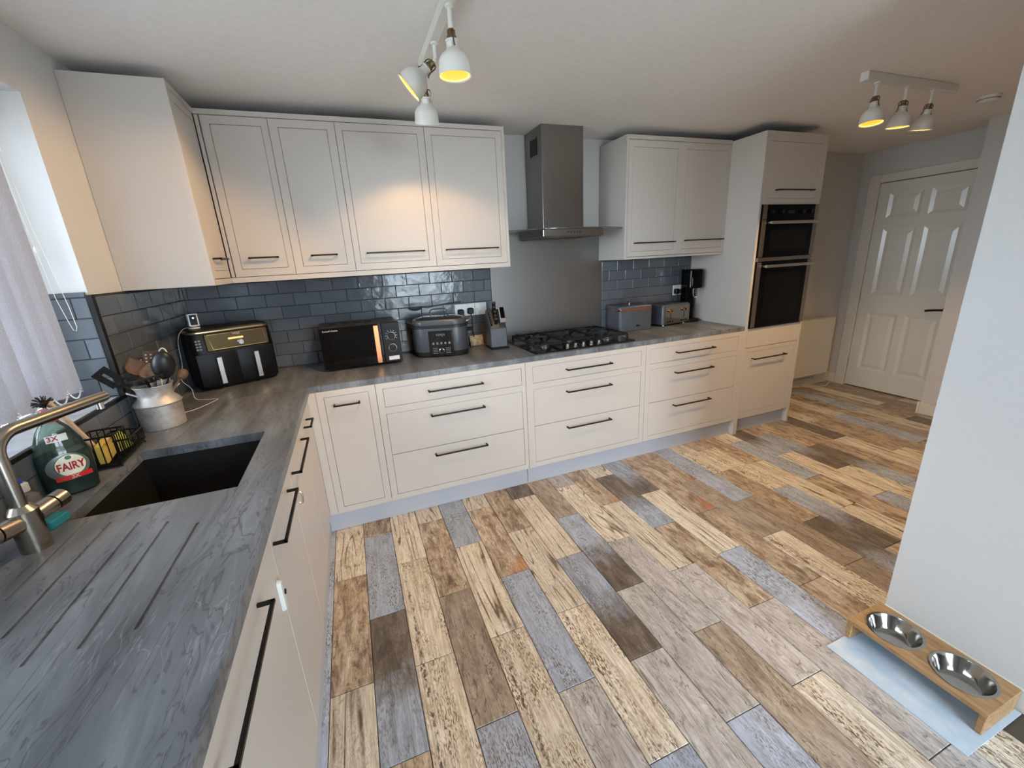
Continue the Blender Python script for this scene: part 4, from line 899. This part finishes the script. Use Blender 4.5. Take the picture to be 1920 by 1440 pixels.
# toaster
to = thing('toaster', 'polished steel four-slice toaster with copper lever knobs beside the bread bin', 'toaster', (3.410, -0.125, ZW+0.0005), math.radians(7))
g = G(); g.rrect(0.158, 0.098, 0.02, [(0.012, -0.004), (0.016, 0), (0.160, 0), (0.172, -0.006), (0.175, -0.014)]); g.build('body', slate_bl, to)
fp = G().box(-0.135, 0.150, -0.1015, -0.0975, 0.022, 0.160).build('front_plate', mat('toaster_steel', (150, 140, 128), 0.1, 1.0), to, bevel=0.0015, smooth=False)
for x in (-0.075, 0.085):
    G().box(x-0.003, x+0.003, -0.1025, -0.1016, 0.055, 0.140).build('lever_slot', blackpl, fp, smooth=False)
    for dx in (-0.018, 0.018):
        g = G(); g.cyl((x+dx, -0.1016, 0.122), (x+dx, -0.116, 0.122), 0.0085, n=14); g.build('lever_knob', copper, to)
    for dx in (-0.03, 0.0, 0.03):
        g = G(); g.cyl((x+dx, -0.1016, 0.036), (x+dx, -0.106, 0.036), 0.006, n=12); g.build('button', blackpl, to)
g = G()
for x in (-0.105, -0.045, 0.045, 0.105): g.box(x-0.014, x+0.014, -0.06, 0.06, 0.1745, 0.1757)
g.build('bread_slot', blackpl, to, smooth=False)
g = G()
for x in (-0.12, 0.12):
    for y in (-0.07, 0.07): g.cyl((x, y, 0), (x, y, 0.014), 0.010, 0.008)
g.build('foot', steel, to)
# drinks machine
cm = thing('drinks_machine', 'tall glossy black drinks machine against the oven tower side', 'machine', (3.648, -0.120, ZW+0.0005), math.radians(-12))
g = G(); g.rrect(0.052, 0.085, 0.02, [(0, -0.003), (0.004, 0), (0.022, 0), (0.026, -0.004)]); g.build('base', blackpl, cm)
g = G(); g.rrect(0.046, 0.038, 0.016, [(0.02, 0), (0.30, 0.001), (0.43, 0.003), (0.437, -0.003)], T(0, 0.042, 0)); g.build('column', blackgl, cm)
g = G(); g.rrect(0.050, 0.070, 0.02, [(0.285, -0.006), (0.292, 0), (0.425, 0), (0.436, -0.005), (0.440, -0.014)], T(0, -0.030, 0)); hdm = g.build('head', blackgl, cm)
G().box(-0.0525, -0.050, -0.085, -0.070, 0.292, 0.428).build('edge_strip', chrome, hdm, smooth=False)
g = G(); g.tube(smooth_path([(-0.018, -0.075, 0.286), (-0.020, -0.078, 0.235), (-0.010, -0.079, 0.212), (0.010, -0.079, 0.212), (0.020, -0.078, 0.235), (0.018, -0.075, 0.286)]), 0.004, 8); g.build('handle_loop', steel, cm)

# ---------------------------------------------------------------- items by the sink
# milk churn
ch = thing('milk_churn', 'galvanised milk churn holding kitchen utensils on the corner worktop', 'container', (0.097, -0.918, ZW+0.0005), math.radians(30))
zinc = NT('zinc'); v = zinc.coord(); n = zinc.noise(v, 18, 5, 0.6); zinc.bs(Base_Color=zinc.ramp(n, [(0.3, (150, 146, 140)), (0.55, (190, 187, 182)), (0.75, (208, 206, 202))]), Metallic=0.55, Roughness=0.5); zinc.bump(n, 0.15, 0.002)
g = G(); g.lathe([(0.072, 0.0), (0.0755, 0.001), (0.0785, 0.098), (0.083, 0.102), (0.0835, 0.105), (0.082, 0.108), (0.062, 0.131), (0.0595, 0.142), (0.0605, 0.160), (0.065, 0.176), (0.068, 0.178), (0.068, 0.181), (0.065, 0.180), (0.058, 0.160), (0.057, 0.142), (0.059, 0.131), (0.076, 0.100), (0.072, 0.006)], 36); g.build('body', zinc.m, ch)
for sg in (-1, 1):
    g = G(); g.box(0.058, 0.098, -0.013, 0.013, -0.003, 0.003, RZ(0 if sg > 0 else PI) @ T(0, 0, 0.128) @ RY(-0.62) @ T(-0.006, 0, -0.02)); g.build('handle', zinc.m, ch, bevel=0.001, smooth=False)
CH = Vector((0.097, -0.918, ZW+0.03))
def utensil(name, label, lean, L, headf, m, hm=None, foot=(0,0), cat='utensil', hr=0.0055):
    """lean: offset of the head end from the churn axis (dx,dy), L: height of the head start; headf(g) builds the head around +z at the top"""
    p0 = CH+Vector((foot[0], foot[1], 0)); p1 = Vector((CH.x+lean[0], CH.y+lean[1], ZW+L)); d = (p1-p0).normalized()
    t = thing(name, label, cat, tuple(p0))
    G().tube([(0,0,0), tuple((p1-p0)*0.6), tuple(p1-p0)], [hr, hr, hr*0.8], 8).build('handle', hm or m, t)
    g = G(); mm = axis_m(tuple(p1-p0), tuple(d)); headf(g, mm, t); 
    if g.v: g.build('head', m, t)
    return t
nyl = mat('nylon_black', (20, 20, 22), 0.4)
toview = math.atan2(CE.y-CH.y, CE.x-CH.x)
def orient(mm, a=0.0):
    """rotate the head so its broad side (local y) faces the camera direction"""
    loc = mm.inverted() @ (mm.translation+Vector((math.cos(toview+a), math.sin(toview+a), 0)))
    return mm @ RZ(math.atan2(loc.y, loc.x)-PI/2)
def spoon_head(rx, L, depth=0.012):
    def f(g, mm, t):
        mm = orient(mm); rings = []
        for k in range(9):
            s_ = k/8; z = L*s_; wd = max(rx*math.sin(PI*(0.10+0.90*s_)) if s_ < 1 else 0.001, 0.003); ring = []
            for i in range(12):
                a = 2*PI*i/12; yy = depth*0.45*math.sin(a)
                if math.sin(a) > 0: yy = -0.002-depth*0.5*(1-abs(math.cos(a)))
                ring.append((wd*math.cos(a), yy, z))
            rings.append(ring)
        g.loft(rings, mm)
    return f
def slotted_turner(wd, L, slots, holes=False, tilt=0.0):
    def f(g, mm, t):
        mm = orient(mm) @ RX(tilt); th2 = 0.0016
        if holes:
            g.loft([[(-wd*0.55,-th2,0),(wd*0.55,-th2,0),(wd*0.55,th2,0),(-wd*0.55,th2,0)], [(-wd,-th2,L*0.35),(wd,-th2,L*0.35),(wd,th2,L*0.35),(-wd,th2,L*0.35)], [(-wd,-th2,L),(wd,-th2,L),(wd,th2,L),(-wd,th2,L)]], mm)
            h = G()
            for i in range(4):
                for j in range(3): h.cyl((-wd*0.6+wd*0.6*j, 0.0022, L*0.42+i*L*0.14), (-wd*0.6+wd*0.6*j, 0.0012, L*0.42+i*L*0.14), 0.0035, n=8, m=mm)
            h.build('hole', mat('hole_pale', (196, 176, 148), 0.7), t)
        else:
            g.loft([[(-wd*0.35,-th2,0),(wd*0.35,-th2,0),(wd*0.35,th2,0),(-wd*0.35,th2,0)], [(-wd*0.7,-th2,L*0.22),(wd*0.7,-th2,L*0.22),(wd*0.7,th2,L*0.22),(-wd*0.7,th2,L*0.22)]], mm)
            n = slots*2+1; wb_, ws_ = 2*wd/(slots*0.45+slots+1), 2*wd/(slots*0.45+slots+1)*0.45; x = -wd
            for i in range(n):
                w2 = wb_ if i % 2 == 0 else ws_
                if i % 2 == 0: g.box(x, x+w2, -th2, th2, L*0.22, L*0.82, mm)
                x += w2
            g.box(-wd, wd, -th2, th2, L*0.82, L, mm)
    return f
utensil('wooden_spoon', 'round wooden spoon with a pale rim, leftmost of the tall ones in the churn', (-0.035, 0.015), 0.225, spoon_head(0.032, 0.075), wood, foot=(0.02, -0.01), cat='spoon')
utensil('wooden_spoon', 'broad wooden spoon in front of the perforated turner in the churn', (0.012, -0.018), 0.205, spoon_head(0.036, 0.07), mat('spoon_wood_light', (138, 108, 80), 0.6, var=0.12, bscale=30), foot=(-0.01, 0.01), cat='spoon')
utensil('perforated_turner', 'dark brown turner with pale holes standing in the milk churn', (0.004, 0.028), 0.215, slotted_turner(0.026, 0.10, 0, True, 0.1), mat('turner_brown', (62, 48, 40), 0.5), foot=(0.0, -0.02))
utensil('perforated_turner', 'black perforated turner half hidden at the back of the churn', (-0.045, 0.06), 0.225, slotted_turner(0.026, 0.07, 0, True, 0.3), mat('turner_black', (34, 30, 28), 0.5), foot=(0.02, -0.02))
utensil('slotted_turner', 'black slotted turner lying low across the front of the churn', (0.004, -0.046), 0.196, slotted_turner(0.056, 0.090, 6, False, -0.80), nyl, foot=(0.0, 0.02))
utensil('slotted_turner', 'black turner with one long slot leaning far left out of the churn', (-0.070, -0.045), 0.192, slotted_turner(0.027, 0.105, 1, False, -0.15), nyl, foot=(0.03, 0.02))
def ladle(g, mm, t):
    mm = orient(mm)
    g.sphere((0.012, 0.0, 0.050), 0.040, 0.028, 0.060, 16, 10, mm @ RY(0.3))
utensil('ladle', 'big black ladle leaning right out of the milk churn', (0.060, 0.0), 0.205, ladle, nyl, foot=(-0.03, 0.0), cat='ladle', hr=0.008)
def ball(g, mm, t): g.sphere((0, 0, 0.015), 0.021, 0.021, 0.024, 14, 8, mm)
utensil('wooden_utensil', 'small round-ended wooden utensil behind the ladle', (0.090, 0.03), 0.19, ball, mat('masher_wood', (104, 84, 62), 0.6, var=0.15, bscale=30), foot=(-0.02, -0.02))
wl_ = thing('looped_utensil', 'white looped utensil end sticking up behind the turners in the churn', 'utensil', (0.10, -0.88, ZW+0.05))
G().tube(smooth_path([(0.0, 0.0, 0.0), (0.012, 0.035, 0.20), (0.018, 0.045, 0.245), (0.032, 0.05, 0.262), (0.046, 0.045, 0.248), (0.050, 0.035, 0.20), (0.03, 0.01, 0.1)]), 0.0028, 8).build('loop', white_pl, wl_)
# washing-up liquid bottle
BX, BY, BR = 0.054, -1.472, math.radians(28)
bt = thing('washing_up_bottle', 'large dark green washing-up liquid bottle with a red cap by the sink', 'bottle', (BX, BY, ZW+0.0005), BR)
bprof = [(0.0, 0.050, 0.030), (0.006, 0.056, 0.035), (0.06, 0.060, 0.038), (0.11, 0.060, 0.037), (0.15, 0.052, 0.033), (0.185, 0.040, 0.028), (0.21, 0.027, 0.021), (0.222, 0.018, 0.016)]
def bl_dim(z):
    for (z0, a0, b0), (z1, a1, b1) in zip(bprof, bprof[1:]):
        if z0 <= z <= z1:
            f = (z-z0)/(z1-z0); f = f*f*(3-2*f); return a0+(a1-a0)*f, b0+(b1-b0)*f
    return bprof[-1][1:]
def bring(z, k=1.0, n=28):
    a, b = bl_dim(z); return [(k*a*math.copysign(abs(math.cos(2*PI*i/n))**0.8, math.cos(2*PI*i/n)), k*b*math.copysign(abs(math.sin(2*PI*i/n))**0.8, math.sin(2*PI*i/n)), z) for i in range(n)]
zz = [0, 0.003, 0.006]+[0.02+0.0125*i for i in range(17)]
cg = NT('clear_green_plastic'); 
def thin_clear(t, tint, body, amount):
    """thin clear plastic: tinted see-through wall with a little body colour and a glossy skin"""
    tr = t.n.new('ShaderNodeBsdfTransparent'); tr.inputs[0].default_value = c4(tint); df = t.n.new('ShaderNodeBsdfDiffuse'); df.inputs[0].default_value = c4(body)
    a = t.n.new('ShaderNodeMixShader'); a.inputs[0].default_value = amount; t.l.new(tr.outputs[0], a.inputs[1]); t.l.new(df.outputs[0], a.inputs[2])
    fr_ = t.n.new('ShaderNodeFresnel'); fr_.inputs[0].default_value = 1.45; gg = t.n.new('ShaderNodeBsdfGlossy'); gg.inputs['Roughness'].default_value = 0.06
    b = t.n.new('ShaderNodeMixShader'); t.l.new(fr_.outputs[0], b.inputs[0]); t.l.new(a.outputs[0], b.inputs[1]); t.l.new(gg.outputs[0], b.inputs[2]); t.l.new(b.outputs[0], t.n['Material Output'].inputs[0])
    return t.m
clear_green = thin_clear(cg, (214, 232, 224), (120, 150, 138), 0.10)
G().loft([bring(min(z, 0.222)) for z in zz]).build('bottle', clear_green, bt)
G().loft([bring(min(z, 0.128), 0.95) for z in zz if z < 0.135 and z > 0.001]).build('liquid', mat('green_liquid', (8, 34, 26), 0.15, Specular_IOR_Level=0.2), bt)
g = G(); g.lathe([(0.021, 0.2215), (0.0215, 0.228), (0.019, 0.243), (0.012, 0.246), (0.010, 0.256), (0, 0.257)], 20); g.build('cap', mat('red_cap', (178, 52, 44), 0.35), bt)
def wrap(vs, off):
    """bend flat label geometry (x, y = height) round the bottle's -y side"""
    out = []
    for x, y, z in vs:
        a, b = bl_dim(y); q = min(abs(x)/a, 0.97)
        yy = -b*(1-q**2.5)**(1/2.5); out.append((x*1.0, yy-off-z*0.2, y))
    return out
def label_disc(cx_, cz, rx, rz, off, m, name, par, n=32, rings=5):
    vs = [(cx_, cz, 0)]; fs = []
    for k in range(1, rings+1):
        for i in range(n): vs.append((cx_+rx*k/rings*math.cos(2*PI*i/n), cz+rz*k/rings*math.sin(2*PI*i/n), 0))
    for i in range(n): fs.append((0, 1+i, 1+(i+1)%n))
    for k in range(rings-1):
        for i in range(n): fs.append((1+k*n+i, 1+k*n+(i+1)%n, 1+(k+1)*n+(i+1)%n, 1+(k+1)*n+i))
    return G().add(wrap(vs, off), fs).build(name, m, par)
def label_strip(x0, x1, z0, z1, off, m, name, par, n=12, slant=0.0):
    vs = []; fs = []
    for i in range(n+1):
        x = x0+(x1-x0)*i/n; s_ = slant*(x-x0); vs += [(x, z0+s_, 0), (x, z1+s_, 0)]
    for i in range(n): fs.append((2*i, 2*i+2, 2*i+3, 2*i+1))
    return G().add(wrap(vs, off), fs).build(name, m, par, smooth=False)
def label_text(txt, size, cx_, cz, off, m, name, par, sx=1.0):
    tv, tf = text_mesh(txt, size, 0.0001, size*0.028); return G().add(wrap([(cx_+x*sx, cz+y, 0) for x, y, z in tv], off), tf).build(name, m, par, smooth=False)
red_p = mat('label_red', (206, 40, 38), 0.4); cream_p = mat('label_cream', (232, 226, 200), 0.4); silver_p = mat('label_silver', (120, 124, 122), 0.3, 0.4)
lab = label_disc(0.004, 0.088, 0.045, 0.040, 0.0012, silver_p, 'label', bt)
label_disc(0.010, 0.092, 0.034, 0.034, 0.0020, mat('label_green', (60, 100, 60), 0.4), 'label_ring', lab); label_disc(0.010, 0.092, 0.0315, 0.0315, 0.0026, cream_p, 'label_disc', lab)
label_text('FAIRY', 0.032, 0.010, 0.089, 0.0034, red_p, 'lettering', lab, 0.70)
label_disc(0.010, 0.116, 0.007, 0.006, 0.0032, mat('leaf_green', (36, 84, 48), 0.4), 'leaf_mark', lab, 12, 2)
label_strip(-0.028, 0.048, 0.050, 0.064, 0.0030, red_p, 'red_band', lab); label_text('3X', 0.015, 0.012, 0.057, 0.0038, cream_p, 'lettering', lab)
lb2 = label_strip(-0.020, 0.024, 0.166, 0.186, 0.0014, mat('label_pale', (206, 212, 206), 0.4), 'neck_label', bt); label_text('3X', 0.019, -0.006, 0.176, 0.0022, red_p, 'lettering', lb2)
# small hand-soap bottle with a blue cap
hs = thing('soap_bottle', 'small clear soap bottle with a blue cap behind the tap', 'bottle', (0.034, -1.622, ZW+0.0005), 0.3)
cl = NT('clear_plastic'); thin_clear(cl, (232, 236, 236), (190, 196, 196), 0.22)
g = G(); g.lathe([(0.028, 0), (0.031, 0.003), (0.032, 0.05), (0.028, 0.066), (0.015, 0.076), (0.014, 0.082)], 24); g.build('bottle', cl.m, hs)
g = G(); g.lathe([(0.0165, 0.0822), (0.0165, 0.102), (0.012, 0.106), (0, 0.1062)], 20); g.build('collar', mat('cap_clear', (205, 208, 206), 0.3), hs)
g = G(); g.lathe([(0.009, 0.1065), (0.009, 0.116), (0.006, 0.118), (0, 0.1182)], 16); g.build('cap', mat('blue_cap', (38, 70, 200), 0.35), hs)
# teal sponge and sill things
tag(G().rrect(0.018, 0.030, 0.006, [(0, -0.002), (0.002, 0), (0.020, 0), (0.022, -0.002)], T(0.108, -1.683, ZW+0.0005) @ RZ(-0.2)).build('sponge', mat('teal_sponge', (28, 120, 128), 0.8, bump=0.6, bscale=200)), 'small teal sponge lying between the tap and the sink edge', 'sponge')
# wire sink caddy
cd = thing('sink_caddy', 'black wire sink caddy holding sponges and a brush behind the sink', 'caddy', (0.062, -1.235, ZW+0.0005), math.radians(4))
def wire_box(g, x0, x1, y0, y1, z0, z1, r=0.0022, nx=5, ny=8, bars=True, rail=0.0035):
    for z in (z0, z1): g.tube([(x0,y0,z),(x1,y0,z),(x1,y1,z),(x0,y1,z)], rail if z == z1 else r, 6, closed=True)
    if bars:
        for i in range(ny+1):
            y = y0+(y1-y0)*i/ny
            for x in (x0, x1): g.tube([(x,y,z0),(x,y,z1)], r*0.8, 5)
            g.tube([(x0,y,z0),(x1,y,z0)], r*0.7, 5)
        for i in range(1, nx):
            x = x0+(x1-x0)*i/nx
            for y in (y0, y1): g.tube([(x,y,z0),(x,y,z1)], r*0.8, 5)
g = G(); wire_box(g, -0.045, 0.045, -0.105, -0.010, 0.016, 0.112, nx=5, ny=6); g.build('tall_basket', black, cd)
g = G(); wire_box(g, -0.045, 0.045, -0.006, 0.125, 0.016, 0.062, nx=5, ny=9); g.build('low_basket', black, cd)
G().box(-0.046, 0.046, -0.105, 0.125, 0.006, 0.010).build('drip_tray', blackpl, cd, bevel=0.002, smooth=False)
for x, y in ((0.040, -0.10), (0.040, 0.12), (-0.040, -0.10), (-0.040, 0.12)):
    G().tube([(x, y, 0.016), (x*1.1, y, 0.004), (x*1.15, y, 0.0)], 0.0028, 6).build('foot', black, cd)
cm_ = T(0.062, -1.235, ZW+0.0005) @ RZ(math.radians(4))
def put(g, name, m, label, cat, mm, bev=0.004): 
    o = g.build(name, m, bevel=bev, seg=2); o.matrix_world = mm; return tag(o, label, cat)
put(G().box(-0.012, 0.012, -0.036, 0.036, 0, 0.065), 'sponge', mat('yellow_sponge', (214, 178, 84), 0.85, bump=0.6, bscale=180), 'yellow sponge standing in the tall part of the wire caddy', 'sponge', cm_ @ T(0.0, -0.058, 0.021) @ RX(0.15))
g = G(); 
for i in range(7): pass
clm = mat('green_cloth', (176, 182, 92), 0.9, bump=0.5, bscale=120, var=0.12)
g = G(); rings = []
for k in range(8):
    z = 0.008*k; rings.append([((0.030-0.0018*k*k*0.25)*math.cos(a)*(1+0.16*math.sin(3*a+k)), (0.046-0.003*k)*math.sin(a)*(1+0.12*math.sin(4*a+k*0.7)), z) for a in [2*PI*i/20 for i in range(20)]])
g.loft(rings); o = g.build('dishcloth', clm); o.matrix_world = cm_ @ T(-0.002, 0.045, 0.0195); tag(o, 'crumpled yellow-green dishcloth in the low part of the wire caddy', 'cloth')
# dish brush leaning out of the caddy
br_ = thing('dish_brush', 'dish brush with pale wooden handle and black bristles leaning on the caddy', 'brush', tuple(cm_ @ Vector((-0.018, -0.040, 0.025))))
dd_ = Vector((-0.044, -0.078, 0.225)); 
G().tube([(0,0,0), tuple(dd_*0.4), tuple(dd_*0.85), tuple(dd_)], [0.007, 0.009, 0.0085, 0.011], 10).build('handle', pale_wood, br_)
g = G(); pb = dd_*1.0
for k in range(70):
    a = R.uniform(0, 2*PI); c_ = R.uniform(-0.5, 1); v_ = Vector((math.cos(a)*math.sqrt(1-c_*c_), math.sin(a)*math.sqrt(1-c_*c_), c_))
    b0 = pb+Vector((-0.012, -0.004, 0.0))*0.8; g.tube([tuple(b0+v_*0.006), tuple(b0+v_*0.026)], 0.0011, 4)
o = g.build('bristles', rubber, br_); o['kind'] = 'stuff'
G().sphere(tuple(pb+Vector((-0.010, -0.003, 0))), 0.013).build('brush_head', blackpl, br_)

# ---------------------------------------------------------------- child locks on the sink run
lk = thing('child_lock', 'white child safety catch with a dark button across two sink-side doors', 'lock', (XL+0.0005, -1.905, 0.675))
g = G(); g.rrect(0.012, 0.048, 0.011, [(0, 0), (0.004, 0.0), (0.010, -0.003)], RZ(0) @ RY(PI/2) @ RZ(0) ); g.build('body', white_pl, lk)
g = G(); g.lathe([(0.007, 0.010), (0.007, 0.013), (0, 0.0135)], 16, T(0, 0, -0.012) @ RY(PI/2)); g.build('button', blackpl, lk)
lk.rotation_euler = (math.radians(90), 0, 0)
l2 = thing('door_catch', 'small steel hook catch on the sink cupboard door below the second handle', 'lock', (XL+0.0005, -1.405, 0.69))
G().tube(smooth_path([(0.0, 0, 0.02), (0.012, 0, 0.022), (0.016, 0, 0.0), (0.012, 0, -0.022), (0.0, 0, -0.02)]), 0.0035, 8).build('hook', steel, l2)

# ---------------------------------------------------------------- pet feeding station
oak = NT('bamboo'); v = oak.coord((6, 0.7, 6)); n = oak.noise(v, 14, 4, 0.55); oak.bs(Base_Color=oak.ramp(n, [(0.3, (142, 106, 68)), (0.55, (170, 134, 92)), (0.75, (186, 152, 108))]), Roughness=0.4); oak.bump(n, 0.05, 0.001)
mtm = NT('cloud_print'); v = mtm.coord((1, 0.7, 1)); n = mtm.noise(v, 7, 6, 0.6)
mtm.bs(Base_Color=mtm.ramp(n, [(0.40, (176, 200, 220)), (0.54, (198, 214, 228)), (0.68, (220, 226, 232)), (0.78, (222, 216, 220))]), Roughness=0.55)
tag(G().prism([(2.430, -2.637), (2.742, -2.637), (2.742, -2.229), (2.430, -2.229)], 0.0008, 0.0035).build('feeding_mat', mtm.m, smooth=False), 'pale blue cloud-print mat under the pet bowl stand', 'mat')
SXa, SXb, SYa, SYb, SZ = 2.537, 2.735, -2.622, -2.227, 0.090
st_ = thing('pet_bowl_stand', 'low bamboo stand for two pet bowls against the right wall', 'stand', (0, 0, 0))
BC = [(2.634, -2.330), (2.640, -2.520)]; BRr = 0.0765
g = G(); NN = 40
# board with two round openings: each half is a square-to-circle ring
ymid = (SYa+SYb)/2
for (bx, by), (ya, yb) in zip(BC, ((ymid, SYb), (SYa, ymid))):
    out = []; inn = []
    for i in range(NN):
        a = 2*PI*i/NN; dx, dy = math.cos(a), math.sin(a)
        tx = ((SXb-bx) if dx > 0 else (SXa-bx))/dx if abs(dx) > 1e-6 else 9; ty = ((yb-by) if dy > 0 else (ya-by))/dy if abs(dy) > 1e-6 else 9
        s_ = min(tx, ty); out.append((bx+dx*s_, by+dy*s_)); inn.append((bx+dx*BRr, by+dy*BRr))
    # insert true corners by snapping the nearest ray
    for cx_, cy_ in ((SXa, ya), (SXb, ya), (SXb, yb), (SXa, yb)):
        k = min(range(NN), key=lambda i: (out[i][0]-cx_)**2+(out[i][1]-cy_)**2); out[k] = (cx_, cy_)
    for z, fl in ((SZ, 0), (SZ-0.016, 1)):
        g.add([(*p, z) for p in out]+[(*p, z) for p in inn], [(i, (i+1)%NN, NN+(i+1)%NN, NN+i) for i in range(NN)])
    g.add([(*p, SZ) for p in inn]+[(*p, SZ-0.016) for p in inn], [(i, (i+1)%NN, NN+(i+1)%NN, NN+i) for i in range(NN)])
    g.add([(*p, SZ) for p in out]+[(*p, SZ-0.016) for p in out], [(i, (i+1)%NN, NN+(i+1)%NN, NN+i) for i in range(NN) if not (abs(out[i][1]-ymid) < 1e-6 and abs(out[(i+1)%NN][1]-ymid) < 1e-6)])
g.build('board', oak.m, st_, smooth=False)
for ya, yb in ((SYb-0.018, SYb), (SYa, SYa+0.018)): G().box(SXa, SXb, ya, yb, 0.0038, SZ-0.0162).build('leg_panel', oak.m, st_, bevel=0.002, smooth=False)
for k, (bx, by) in enumerate(BC):
    t = thing('pet_bowl', ('shiny steel pet bowl in the stand, farther from the camera', 'shiny steel pet bowl in the stand, nearer to the camera')[k], 'bowl', (bx, by, SZ), 0, 'steel pet bowls')
    g = G(); g.lathe([(0.084, 0.0006), (0.085, 0.002), (0.083, 0.0035), (0.076, 0.003), (0.070, -0.008), (0.060, -0.034), (0.052, -0.044), (0.0, -0.045), ], 40, cap0=False); g.lathe([(0.0835, 0.0005), (0.0755, -0.001), (0.070, -0.012), (0.060, -0.037), (0.052, -0.0465), (0.0, -0.0475)], 40, cap0=False)
    g.build('bowl', mat('bowl_steel', (176, 174, 170), 0.12, 1.0), t)
